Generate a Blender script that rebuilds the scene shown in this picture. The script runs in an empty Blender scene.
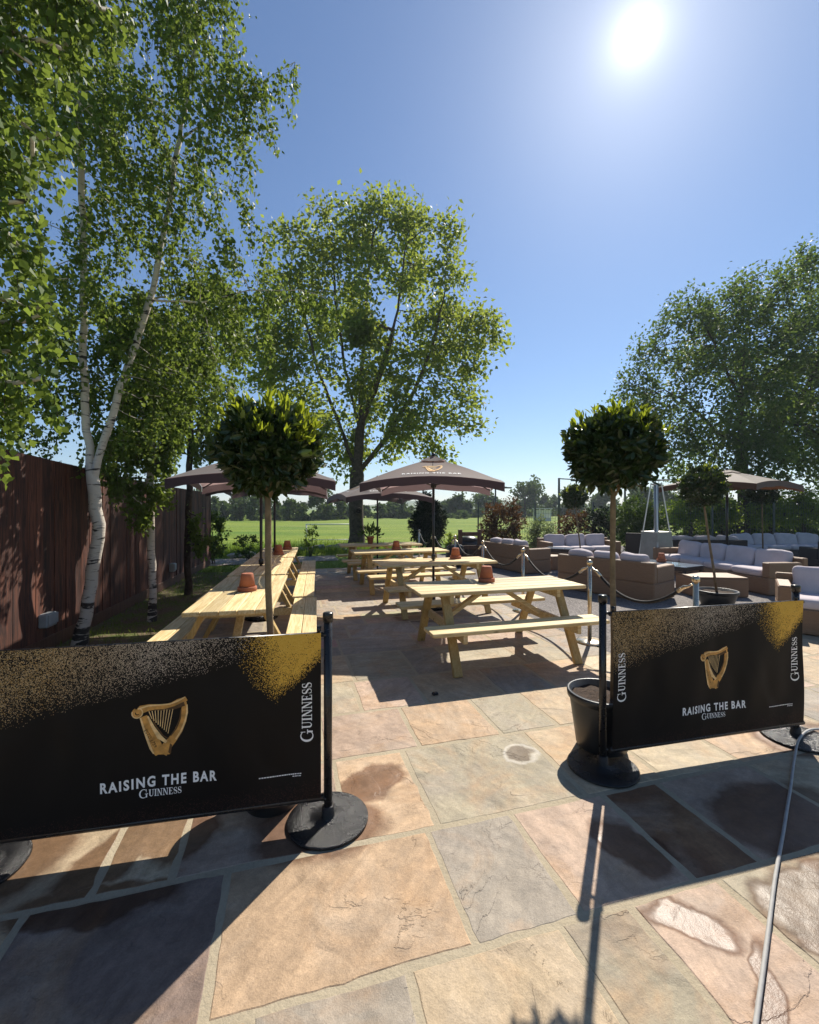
import bpy, math, random
import numpy as np
from mathutils import Vector, Matrix
random.seed(7); np.random.seed(7)
R = math.radians
C = bpy.context.scene.collection
CAMH, F, CX, HZ = 1.6, 435.0, 409.5, 508.0
def at(px, py, Y): return Vector(((px-CX)*Y/F, Y, CAMH+(HZ-py)*Y/F))
def gr(px, py, z=0.0):
    Y = F*(CAMH-z)/(py-HZ); return Vector(((px-CX)*Y/F, Y, z))
ANG = R(15.5); CU, SU = math.cos(ANG), math.sin(ANG)
def uv(u, v, z=0.0): return Vector((u*CU-v*SU, u*SU+v*CU, z))
SUN = Vector((.523, 1, 1.087)).normalized()

# ------------------------------------------------------------------ node helpers / materials
class NT:
    def __init__(s, mat): s.t = mat.node_tree; s.n = s.t.nodes; s.l = s.t.links
    def node(s, typ, **kw):
        n = s.n.new(typ)
        for k, v in kw.items(): setattr(n, k, v)
        return n
    def put(s, sock, v):
        if isinstance(v, bpy.types.NodeSocket): s.l.new(v, sock)
        elif v is not None:
            if isinstance(v, (tuple, list)) and len(v) == 3 and sock.type == 'RGBA': v = (*v, 1)
            sock.default_value = v
    def m(s, op, a, b=None, c=None, clamp=False):
        n = s.node('ShaderNodeMath', operation=op, use_clamp=clamp)
        for i, x in enumerate((a, b, c)):
            if x is not None: s.put(n.inputs[i], x)
        return n.outputs[0]
    def vm(s, op, a, b=None):
        n = s.node('ShaderNodeVectorMath', operation=op)
        s.put(n.inputs[0], a)
        if b is not None: s.put(n.inputs[1], b)
        return n.outputs['Value'] if op in ('LENGTH', 'DOT_PRODUCT', 'DISTANCE') else n.outputs[0]
    def mix(s, f, a, b, bt='MIX'):
        n = s.node('ShaderNodeMix', data_type='RGBA', blend_type=bt)
        s.put(n.inputs[0], f); s.put(n.inputs[6], a); s.put(n.inputs[7], b); return n.outputs[2]
    def noise(s, vec, scale, detail=3, rough=.55, dist=0, col=False):
        n = s.node('ShaderNodeTexNoise'); s.put(n.inputs['Vector'], vec)
        n.inputs['Scale'].default_value = scale; n.inputs['Detail'].default_value = detail
        n.inputs['Roughness'].default_value = rough; n.inputs['Distortion'].default_value = dist
        return n.outputs['Color'] if col else n.outputs['Fac']
    def ramp(s, f, stops):
        n = s.node('ShaderNodeValToRGB'); e = n.color_ramp.elements
        while len(e) < len(stops): e.new(.5)
        for x, (p, c) in zip(e, stops): x.position = p; x.color = (*c, 1) if len(c) == 3 else c
        s.put(n.inputs[0], f); return n.outputs[0]
    def mapr(s, v, a, b, c=0., d=1.):
        n = s.node('ShaderNodeMapRange'); s.put(n.inputs[0], v)
        for i, x in enumerate((a, b, c, d)): n.inputs[i+1].default_value = x
        return n.outputs[0]
    def obj(s): return s.node('ShaderNodeTexCoord').outputs['Object']
    def scale(s, vec, k): return s.vm('MULTIPLY', vec, k)
    def bump(s, h, strength, dist, norm=None):
        n = s.node('ShaderNodeBump'); n.inputs['Strength'].default_value = strength; n.inputs['Distance'].default_value = dist
        s.put(n.inputs['Height'], h)
        if norm is not None: s.put(n.inputs['Normal'], norm)
        return n.outputs[0]
    def rnd(s): return s.node('ShaderNodeNewGeometry').outputs['Random Per Island']
    def oinfo(s): return s.node('ShaderNodeObjectInfo').outputs['Random']
def mat(name, col=(.5, .5, .5), rough=.6, metal=0., spec=.5):
    m = bpy.data.materials.new(name); m.use_nodes = True
    p = m.node_tree.nodes['Principled BSDF']
    p.inputs['Base Color'].default_value = (*col, 1); p.inputs['Roughness'].default_value = rough
    p.inputs['Metallic'].default_value = metal; p.inputs['Specular IOR Level'].default_value = spec
    return m, NT(m), p
MAT = {}
def simple(name, col, rough=.6, metal=0., spec=.5, var=.25, scale=6., bump=0., bscale=60.):
    m, t, p = mat(name, col, rough, metal, spec)
    o = t.obj(); n = t.noise(o, scale, 4)
    f = t.mapr(n, .3, .7, 1-var, 1+var)
    t.put(p.inputs['Base Color'], t.mix(1., col, t.node('ShaderNodeCombineColor').outputs[0], 'MULTIPLY') if False else t.vm('SCALE', tuple(col)))
    sc = p.inputs['Base Color'].links[0].from_node; t.put(sc.inputs['Scale'], f)
    t.put(p.inputs['Roughness'], t.mapr(n, .3, .7, max(.02, rough-.08), min(1, rough+.08)))
    if bump: t.put(p.inputs['Normal'], t.bump(t.noise(o, bscale, 3), bump, .01))
    MAT[name] = m; return m
def leafmat(name, c1, c2, trans, tmix=.45, rough=.55, spec=.2):
    m, t, p = mat(name, c1, rough, 0, spec)
    r = t.rnd(); k = t.oinfo()
    big = t.noise(t.obj(), .9, 2)
    f = t.m('ADD', t.m('MULTIPLY', r, .7), t.m('MULTIPLY', t.mapr(big, .35, .65), .3))
    col = t.mix(f, c1, c2); t.put(p.inputs['Base Color'], col)
    tr = t.node('ShaderNodeBsdfTranslucent'); t.put(tr.inputs[0], t.mix(f, tuple(x*.7 for x in trans), trans))
    mx = t.node('ShaderNodeMixShader'); mx.inputs[0].default_value = tmix
    t.l.new(p.outputs[0], mx.inputs[1]); t.l.new(tr.outputs[0], mx.inputs[2])
    t.l.new(mx.outputs[0], t.n['Material Output'].inputs[0]); MAT[name] = m; return m

def wood(name, c1, c2, rough=.65, axis=0, knots=True, var=.3):
    m, t, p = mat(name, c1, rough)
    o = t.obj(); k = [14., 14., 14.]; k[axis] = .8
    r = t.rnd()
    off = t.vm('ADD', o, t.vm('SCALE', (3.1, 7.3, 5.7))); t.put(off.node.inputs[1].links[0].from_node.inputs['Scale'], r)
    g = t.noise(t.scale(off, tuple(k)), 3., 6, .6, 1.2)
    col = t.mix(t.mapr(g, .41, .60), c1, c2)
    if knots:
        kk = [5., 5., 5.]; kk[axis] = 2.2
        v = t.node('ShaderNodeTexVoronoi'); t.put(v.inputs['Vector'], t.scale(off, tuple(kk))); v.inputs['Scale'].default_value = 1.6
        kn = t.mapr(v.outputs['Distance'], .07, .16, 1, 0)
        col = t.mix(t.m('MULTIPLY', kn, .85), col, tuple(x*.35 for x in c2))
    sh = t.vm('SCALE', col); t.put(sh.node.inputs['Scale'], t.mapr(r, 0, 1, 1-var, 1+var*.5))
    big = t.noise(o, 2.2, 3)
    oi = t.oinfo(); sh = t.mix(t.m('MULTIPLY', t.m('POWER', oi, 2.), .45 if knots else .2), sh, t.scale(sh, (.72, .74, .82)))
    sh2 = t.vm('SCALE', sh); t.put(sh2.node.inputs['Scale'], t.mapr(big, .3, .7, .85, 1.1))
    t.put(p.inputs['Base Color'], sh2)
    t.put(p.inputs['Normal'], t.bump(g, .25, .004)); MAT[name] = m; return m

wood('pine', (.72, .58, .31), (.55, .39, .165))
wood('pine_leg', (.52, .36, .13), (.42, .27, .085), axis=2)
wood('brown_timber', (.13, .06, .03), (.08, .035, .02), axis=2)
wood('fence_board', (.15, .05, .026), (.034, .012, .008), .8, axis=2, knots=False, var=.45)
simple('post_black', (.012, .012, .013), .3, .0, .5, .2, 30)
simple('base_black', (.007, .007, .008), .24, 0, .4, .3, 14, .5, 220)
simple('pole_black', (.018, .017, .018), .35)
simple('chrome', (.60, .51, .38), .28, 1., .5, .06, 10)
simple('steel', (.62, .61, .59), .42, 1., .5, .1, 8)
simple('dull_steel', (.30, .29, .27), .5, .6, .4, .15, 6)
simple('rope', (.012, .011, .012), .7, 0, .3, .3, 40, .6, 200)
simple('terracotta', (.36, .125, .065), .8, 0, .3, .18, 14, .15, 90)
simple('plastic_pot', (.014, .015, .016), .38, 0, .5, .2, 12)
simple('soil', (.055, .038, .028), .95, 0, .2, .5, 60, .9, 70)
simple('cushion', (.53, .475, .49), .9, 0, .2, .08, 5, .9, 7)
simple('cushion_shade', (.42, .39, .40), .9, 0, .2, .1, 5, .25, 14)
simple('white_paint', (.75, .75, .73), .5, 0, .5, .06, 6)
simple('white_print', (.88, .87, .85), .7, 0, .3, .04, 10)
simple('grey_plastic', (.30, .32, .33), .45, 0, .5, .12, 12)
simple('hose', (.34, .33, .31), .7, 0, .5, .15, 30)
simple('grey_green_metal', (.05, .06, .06), .5, .0, .5, .2, 9)
simple('dark_wicker', (.03, .024, .022), .6, 0, .4, .3, 60, .5, 90)
simple('stone', (.30, .27, .23), .9, 0, .3, .35, 7, .6, 20)
simple('bark_grey', (.075, .058, .043), .95, 0, .2, .5, 9, 1., 14)
simple('bark_dark', (.055, .042, .032), .95, 0, .2, .5, 12, .9, 18)
simple('bay_stem', (.20, .145, .085), .85, 0, .3, .3, 20, .6, 40)
simple('twig', (.07, .045, .032), .85, 0, .3, .3, 20)
simple('gold_print', (.55, .27, .06), .55, 0, .4, .4, 26)
simple('gold_light', (.80, .54, .24), .55, 0, .4, .3, 26)
simple('gold_dark', (.10, .048, .016), .6, 0, .3, .3, 26)
simple('glass_top', (.20, .24, .28), .06, 0, .8, .06, 3)
simple('window_dark', (.03, .035, .04), .15)
simple('beige_fabric', (.36, .28, .20), .9, 0, .2, .12, 4)
leafmat('birch_leaf', (.06, .115, .018), (.10, .155, .026), (.27, .36, .055), .42)
leafmat('maple_leaf', (.06, .105, .018), (.10, .15, .03), (.42, .50, .07), .48)
leafmat('oak_leaf', (.035, .075, .018), (.07, .115, .028), (.19, .28, .045), .40)
leafmat('bay_leaf', (.016, .036, .008), (.034, .06, .014), (.08, .12, .012), .2, .34, .5)
leafmat('bay_shoot', (.13, .19, .02), (.20, .25, .03), (.40, .46, .03), .5, .4)
leafmat('cypress_leaf', (.008, .018, .007), (.018, .03, .011), (.02, .04, .01), .1, .7, .2)
leafmat('red_leaf', (.055, .03, .016), (.10, .06, .026), (.17, .08, .025), .32)
leafmat('shrub_leaf', (.03, .065, .014), (.07, .115, .025), (.14, .22, .03), .35)
leafmat('bright_leaf', (.08, .14, .02), (.13, .20, .03), (.32, .42, .04), .45)
leafmat('far_leaf', (.05, .085, .025), (.085, .125, .04), (.12, .18, .04), .3, .8, .1)
leafmat('silver_leaf', (.12, .16, .07), (.30, .33, .22), (.25, .32, .10), .35)
leafmat('grass_blade', (.07, .12, .018), (.13, .18, .03), (.24, .34, .03), .4)

def birch_bark():
    m, t, p = mat('birch_bark', (.6, .57, .52), .75)
    o = t.obj()
    n1 = t.noise(t.scale(o, (2.2, 2.2, 11.)), 1.6, 4, .6, .5)
    n2 = t.noise(t.scale(o, (9., 9., 60.)), 1., 2)
    n3 = t.noise(o, 3., 3)
    z = t.node('ShaderNodeSeparateXYZ'); t.put(z.inputs[0], o)
    low = t.mapr(z.outputs[2], .05, .7, .14, 0.)
    dark = t.m('ADD', t.mapr(t.m('ADD', n1, low), .565, .62), t.m('MULTIPLY', t.mapr(n2, .62, .7), .5), clamp=True)
    base = t.mix(n3, (.62, .57, .50), (.42, .36, .29))
    t.put(p.inputs['Base Color'], t.mix(dark, base, (.03, .024, .02)))
    t.put(p.inputs['Normal'], t.bump(n1, .5, .02)); MAT['birch_bark'] = m
birch_bark()

def rattan():
    m, t, p = mat('rattan', (.3, .2, .12), .55)
    o = t.obj(); s = t.node('ShaderNodeSeparateXYZ'); t.put(s.inputs[0], o)
    xy = t.m('ADD', s.outputs[0], s.outputs[1])
    a = t.m('SINE', t.m('MULTIPLY', xy, 300.)); b = t.m('SINE', t.m('MULTIPLY', s.outputs[2], 420.))
    w = t.m('MULTIPLY', a, b)
    n = t.noise(t.scale(o, (8, 8, 60)), 2., 3)
    col = t.mix(n, (.20, .105, .052), (.33, .20, .105))
    col = t.mix(t.mapr(w, -1, 1, .35, 0.), col, (.10, .06, .035))
    t.put(p.inputs['Base Color'], col); t.put(p.inputs['Normal'], t.bump(w, .5, .004)); MAT['rattan'] = m
rattan()

def canopy_mat(name, c, tr, tm):
    m, t, p = mat(name, c, .75, 0, .3)
    o = t.obj(); n = t.noise(o, 3., 3); st = t.noise(o, 9., 4, .6, 1.)
    geo = t.node('ShaderNodeNewGeometry')
    col = t.mix(n, tuple(x*.8 for x in c), tuple(x*1.2 for x in c)); t.put(p.inputs['Base Color'], col)
    p.inputs['Sheen Weight'].default_value = .3
    t.put(p.inputs['Normal'], t.bump(st, .15, .02))
    b = t.node('ShaderNodeBsdfTranslucent'); t.put(b.inputs[0], tr)
    mx = t.node('ShaderNodeMixShader'); mx.inputs[0].default_value = tm
    t.l.new(p.outputs[0], mx.inputs[1]); t.l.new(b.outputs[0], mx.inputs[2]); t.l.new(mx.outputs[0], t.n['Material Output'].inputs[0])
    MAT[name] = m
canopy_mat('canopy_dark', (.08, .062, .066), (.58, .40, .38), .36)
canopy_mat('valance_dark', (.014, .014, .028), (.70, .46, .46), .11)
canopy_mat('valance_brown', (.10, .045, .025), (.14, .06, .03), .2)
canopy_mat('canopy_beige', (.22, .165, .12), (.22, .12, .06), .25)

def banner_mat():
    m, t, p = mat('banner_cloth', (.01, .01, .01), .6, 0, .18)
    u = t.node('ShaderNodeUVMap').outputs[0]; s = t.node('ShaderNodeSeparateXYZ'); t.put(s.inputs[0], u)
    S, T = s.outputs[0], s.outputs[1]           # T: 0 at top edge, 1 at bottom
    mv = t.scale(u, (1.45, .83, 1.))
    wob = t.m('MULTIPLY', t.m('SUBTRACT', t.noise(mv, 7., 4), .5), .07)
    vo = t.node('ShaderNodeTexVoronoi'); t.put(vo.inputs['Vector'], mv); vo.inputs['Scale'].default_value = 360
    sc = t.node('ShaderNodeSeparateColor'); t.put(sc.inputs[0], vo.outputs['Color'])
    rr, rg = sc.outputs[0], sc.outputs[1]
    tb = t.m('ADD', t.m('SUBTRACT', .42, t.m('MULTIPLY', S, .40)), wob)
    d = t.mapr(t.m('SUBTRACT', tb, T), -.03, .18)
    gapm = t.mapr(S, .60, .80, 1., .12)
    dens = t.m('MULTIPLY', t.m('MULTIPLY', t.m('POWER', d, .9), .62), gapm)
    big = t.mapr(t.noise(mv, 5., 3), .3, .65, .55, 1.15)
    dens = t.m('MULTIPLY', dens, big)
    v2 = t.node('ShaderNodeTexVoronoi'); t.put(v2.inputs['Vector'], mv); v2.inputs['Scale'].default_value = 150; s2 = t.node('ShaderNodeSeparateColor'); t.put(s2.inputs[0], v2.outputs['Color'])
    sp = t.m('MAXIMUM', t.m('LESS_THAN', rr, t.m('MULTIPLY', dens, .85)), t.m('MULTIPLY', t.m('LESS_THAN', s2.outputs[0], t.m('MULTIPLY', dens, .3)), t.m('LESS_THAN', v2.outputs['Distance'], .38)))
    silver = t.mapr(S, .18, .50)
    c1 = t.mix(silver, (.30, .165, .035), (.33, .27, .23))
    c1 = t.mix(t.mapr(rg, 0, 1, 0, .55), c1, (.62, .50, .34))
    # gold wedge at the top right corner
    l1 = t.m('SUBTRACT', t.m('ADD', T, t.m('MULTIPLY', t.m('SUBTRACT', S, .78), 3.2)), .0)    # >0 to the right of the left slope
    l1 = t.m('SUBTRACT', S, t.m('ADD', .735, t.m('MULTIPLY', T, .06)))
    l2 = t.m('SUBTRACT', t.m('SUBTRACT', t.m('ADD', .385, wob), t.m('MULTIPLY', t.m('ABSOLUTE', t.m('SUBTRACT', S, .855)), 1.55)), T)
    l2b = t.m('SUBTRACT', t.m('ADD', .13, t.m('MULTIPLY', t.m('SUBTRACT', S, .72), 2.2)), T)
    g = t.m('MINIMUM', t.mapr(t.m('ADD', l1, wob), -.02, .10), t.m('MINIMUM', t.mapr(l2, -.02, .09), t.mapr(t.m('ADD', l2b, wob), -.04, .12)))
    solid = t.mapr(t.m('SUBTRACT', S, t.m('ADD', .82, t.m('MULTIPLY', T, .18))), -.05, .06, .5, 1.1)
    gd = t.m('MULTIPLY', t.m('MULTIPLY', g, solid), t.mapr(t.noise(mv, 14., 3), .3, .7, .75, 1.1))
    gs = t.m('LESS_THAN', rg, gd)
    gc = t.mix(t.mapr(rr, 0, 1, 0, .6), (.58, .32, .035), (.74, .48, .10))
    base = t.mix(t.noise(mv, 3., 2), (.0035, .0028, .0028), (.009, .0065, .0055))
    low = t.m('LESS_THAN', rg, t.mapr(t.m('ADD', T, t.m('MULTIPLY', S, .06)), .92, 1.06, 0, .35))
    base = t.mix(t.m('MULTIPLY', low, .35), base, (.12, .05, .04))
    col = t.mix(sp, base, c1); col = t.mix(gs, col, gc)
    t.put(p.inputs['Base Color'], col); t.put(p.inputs['Normal'], t.bump(t.noise(t.scale(u, (3.2, 1.2, 1.)), 1.5, 1, .5, .6), .6, .06)); MAT['banner_cloth'] = m
banner_mat()

def ground_mats():
    # --- sandstone slabs
    m, t, p = mat('sandstone', (.4, .3, .2), .7, 0, .28)
    a = t.node('ShaderNodeAttribute', attribute_name='slab'); r = t.node('ShaderNodeAttribute', attribute_name='rnd')
    o = t.obj(); off = t.vm('ADD', o, t.vm('SCALE', (11.3, 5.7, 3.1))); t.put(off.node.inputs[1].links[0].from_node.inputs['Scale'], r.outputs['Fac'])
    n2 = t.noise(off, 7., 8, .68, .3); n3 = t.noise(off, 190., 2); mid = t.noise(off, 34., 5, .7)
    so_r = t.node('ShaderNodeVectorRotate', rotation_type='Z_AXIS'); t.put(so_r.inputs['Vector'], off); t.put(so_r.inputs['Angle'], t.m('MULTIPLY', r.outputs['Fac'], 40.))
    st = t.noise(t.scale(so_r.outputs[0], (1.3, 6., 1.)), 1.6, 7, .6, 1.2)
    iron = t.mapr(t.noise(off, 2.2, 6, .6, 1.), .5, .70, 0, .6)
    col = t.mix(iron, a.outputs['Color'], (.41, .245, .125))
    pale = t.mapr(t.noise(t.vm('ADD', off, (4, 9, 2)), 1.9, 7, .62, .8), .52, .72, 0, .45)
    col = t.mix(pale, col, (.47, .395, .31))
    grey = t.mapr(t.noise(t.vm('ADD', off, (14, 2, 7)), 1.5, 6, .6, .6), .55, .72, 0, .4)
    col = t.mix(grey, col, (.25, .215, .185))
    f = t.m('MULTIPLY', t.mapr(n2, .3, .7, .80, 1.16), t.mapr(st, .3, .7, .82, 1.14))
    f = t.m('MULTIPLY', f, t.m('MULTIPLY', t.mapr(n3, .25, .75, .86, 1.14), t.mapr(mid, .3, .7, .84, 1.13)))
    col = t.vm('SCALE', col); t.put(col.node.inputs['Scale'], f)
    # riven terraces: jagged stepped contours, only over part of each slab
    h = t.noise(off, 1.25, 9, .56, .9)
    k = t.m('MULTIPLY', h, 8.5); fr = t.m('FRACT', k); fl = t.m('FLOOR', k)
    gate = t.mapr(t.noise(t.vm('ADD', off, (3, 3, 8)), 1.9, 3), .41, .58, .03, 1.)
    terr = t.m('MULTIPLY', t.m('ADD', fl, t.mapr(fr, 0., .05)), gate)
    edge = t.m('MULTIPLY', t.m('MULTIPLY', t.mapr(t.m('ABSOLUTE', t.m('SUBTRACT', fr, .025)), 0, .03, 1, 0), gate), .22)
    col = t.mix(edge, col, (.15, .10, .07))
    hgt = t.m('ADD', t.m('MULTIPLY', terr, .30), t.m('ADD', t.m('MULTIPLY', mid, .38), t.m('ADD', t.m('MULTIPLY', st, .22), t.m('MULTIPLY', n3, .10))))
    # wet patches (x, y, rx, ry, angle)
    wets = [(-.223, 2.563, .20, .13, .7), (1.09, 1.67, .16, .085, -.5), (1.66, 1.80, .30, .15, .5), (1.50, 1.58, .07, .14, .2), (1.06, 2.05, .20, .12, -.9),
            (1.95, 2.28, .38, .24, .35), (1.17, 1.40, .045, .24, -.65), (-1.25, 1.76, .31, .085, .2), (-1.15, 2.14, .16, .18, .3), (-.46, 2.19, .31, .24, .2), (-1.9, 1.95, .3, .27, 0),
            (2.75, 3.0, .34, .26, .2), (1.98, 1.5, .2, .16, .2), (.2, 6.4, .4, .3, 0), (-1.35, 2.05, .12, .3, -.4)]
    nz = t.vm('SCALE', t.vm('SUBTRACT', t.noise(o, 4.5, 4, .5, 0, True), (.5, .5, .5))); nz.node.inputs['Scale'].default_value = .24
    wp = t.vm('ADD', o, nz)
    def ell(x, y, rx, ry, an):
        q = t.vm('SUBTRACT', wp, (x, y, 0)); ro = t.node('ShaderNodeVectorRotate', rotation_type='Z_AXIS'); t.put(ro.inputs['Vector'], q); ro.inputs['Angle'].default_value = -an
        return t.vm('LENGTH', t.scale(ro.outputs[0], (1/rx, 1/ry, 0.)))
    wet = None
    for e_ in wets: dd = ell(*e_); wet = dd if wet is None else t.m('MINIMUM', wet, dd)
    film = t.mapr(wet, .78, .97, 1., 0.); halo = t.mapr(wet, .96, 1.2, 1., 0.)
    col = t.mix(halo, col, t.scale(col, (.42, .33, .28)))
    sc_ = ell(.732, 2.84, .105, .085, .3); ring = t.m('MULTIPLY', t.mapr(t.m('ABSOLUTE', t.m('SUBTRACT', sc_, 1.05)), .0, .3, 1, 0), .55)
    col = t.mix(t.mapr(sc_, .75, .95, .75, 0), col, (.12, .085, .06)); col = t.mix(ring, col, (.60, .56, .50))  # drying wet oval, dark inside; sun glint on its rim painted as pale colour
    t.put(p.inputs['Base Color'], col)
    ro = t.mapr(n2, .3, .7, .60, .82)
    mm = t.node('ShaderNodeMix'); t.put(mm.inputs[0], film); t.put(mm.inputs[2], ro); mm.inputs[3].default_value = .40
    t.put(p.inputs['Roughness'], mm.outputs[0])
    bn = t.bump(hgt, .85, .011); t.put(bn.node.inputs['Strength'], t.mapr(film, 0, 1, .85, .42)); t.put(p.inputs['Normal'], bn); MAT['sandstone'] = m
    # --- mortar
    m, t, p = mat('mortar', (.40, .33, .21), .9, 0, .2)
    o = t.obj(); n = t.noise(o, 55., 6, .7); b = t.noise(o, 3., 5)
    t.put(p.inputs['Base Color'], t.mix(t.m('MULTIPLY', n, t.mapr(b, .3, .7, .6, 1.3)), (.47, .40, .285), (.29, .24, .165)))
    t.put(p.inputs['Normal'], t.bump(n, .6, .01)); MAT['mortar'] = m
    # --- gravel / tarmac of the lounge
    m, t, p = mat('gravel', (.2, .19, .18), .9, 0, .2)
    o = t.obj(); v = t.node('ShaderNodeTexVoronoi'); t.put(v.inputs['Vector'], o); v.inputs['Scale'].default_value = 60
    s = t.node('ShaderNodeSeparateColor'); t.put(s.inputs[0], v.outputs['Color'])
    col = t.mix(s.outputs[0], (.13, .12, .115), (.30, .27, .25)); b = t.noise(o, 1.1, 4)
    cs = t.vm('SCALE', col); t.put(cs.node.inputs['Scale'], t.mapr(b, .3, .7, .75, 1.15))
    t.put(p.inputs['Base Color'], cs); t.put(p.inputs['Normal'], t.bump(v.outputs['Distance'], .8, .015)); MAT['gravel'] = m
    m, t, p = mat('pale_gravel', (.3, .26, .22), .9, 0, .2)
    o = t.obj(); v = t.node('ShaderNodeTexVoronoi'); t.put(v.inputs['Vector'], o); v.inputs['Scale'].default_value = 22
    s = t.node('ShaderNodeSeparateColor'); t.put(s.inputs[0], v.outputs['Color'])
    t.put(p.inputs['Base Color'], t.mix(s.outputs[0], (.20, .16, .13), (.42, .36, .31))); t.put(p.inputs['Normal'], t.bump(v.outputs['Distance'], .9, .03)); MAT['pale_gravel'] = m
    # --- grass field
    m, t, p = mat('field_grass', (.14, .22, .03), .9, 0, .15)
    o = t.obj(); n = t.noise(t.scale(o, (.05, .30, 1)), 1., 6, .65, .8); n2 = t.noise(o, 3., 4); n3 = t.noise(o, 40., 2)
    col = t.mix(t.mapr(n, .35, .65), (.085, .165, .014), (.24, .29, .035)); col = t.mix(t.mapr(n2, .35, .7, 0, .5), col, (.08, .13, .016)); col = t.mix(t.mapr(t.noise(t.scale(o, (.03, .4, 1)), 1., 4), .60, .68, 0, .6), col, (.27, .25, .10))
    cs = t.vm('SCALE', col); t.put(cs.node.inputs['Scale'], t.mapr(n3, .3, .7, .75, 1.2))
    t.put(p.inputs['Base Color'], cs); t.put(p.inputs['Normal'], t.bump(n3, .6, .05)); MAT['field_grass'] = m
    # --- shaded verge: leaf litter, soil and thin grass
    m, t, p = mat('verge_soil', (.08, .06, .03), .95, 0, .15)
    o = t.obj(); n = t.noise(o, 2.4, 5, .6); n2 = t.noise(o, 45., 3)
    col = t.mix(t.mapr(n, .42, .6), (.115, .085, .055), (.085, .12, .025)); col = t.mix(t.mapr(n2, .5, .7, 0, .6), col, (.26, .20, .13))
    t.put(p.inputs['Base Color'], col); t.put(p.inputs['Normal'], t.bump(n2, .9, .02)); MAT['verge_soil'] = m
    m, t, p = mat('hill', (.1, .14, .05), .95, 0, .1)
    o = t.obj(); n = t.noise(t.scale(o, (.006, .012, .02)), 1., 5, .6); n2 = t.noise(o, .05, 4, .7)
    col = t.mix(t.mapr(n, .42, .56), (.09, .14, .045), (.15, .18, .07)); col = t.mix(t.mapr(n2, .52, .6), col, (.05, .085, .03))
    t.put(p.inputs['Base Color'], col); MAT['hill'] = m
ground_mats()

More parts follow.
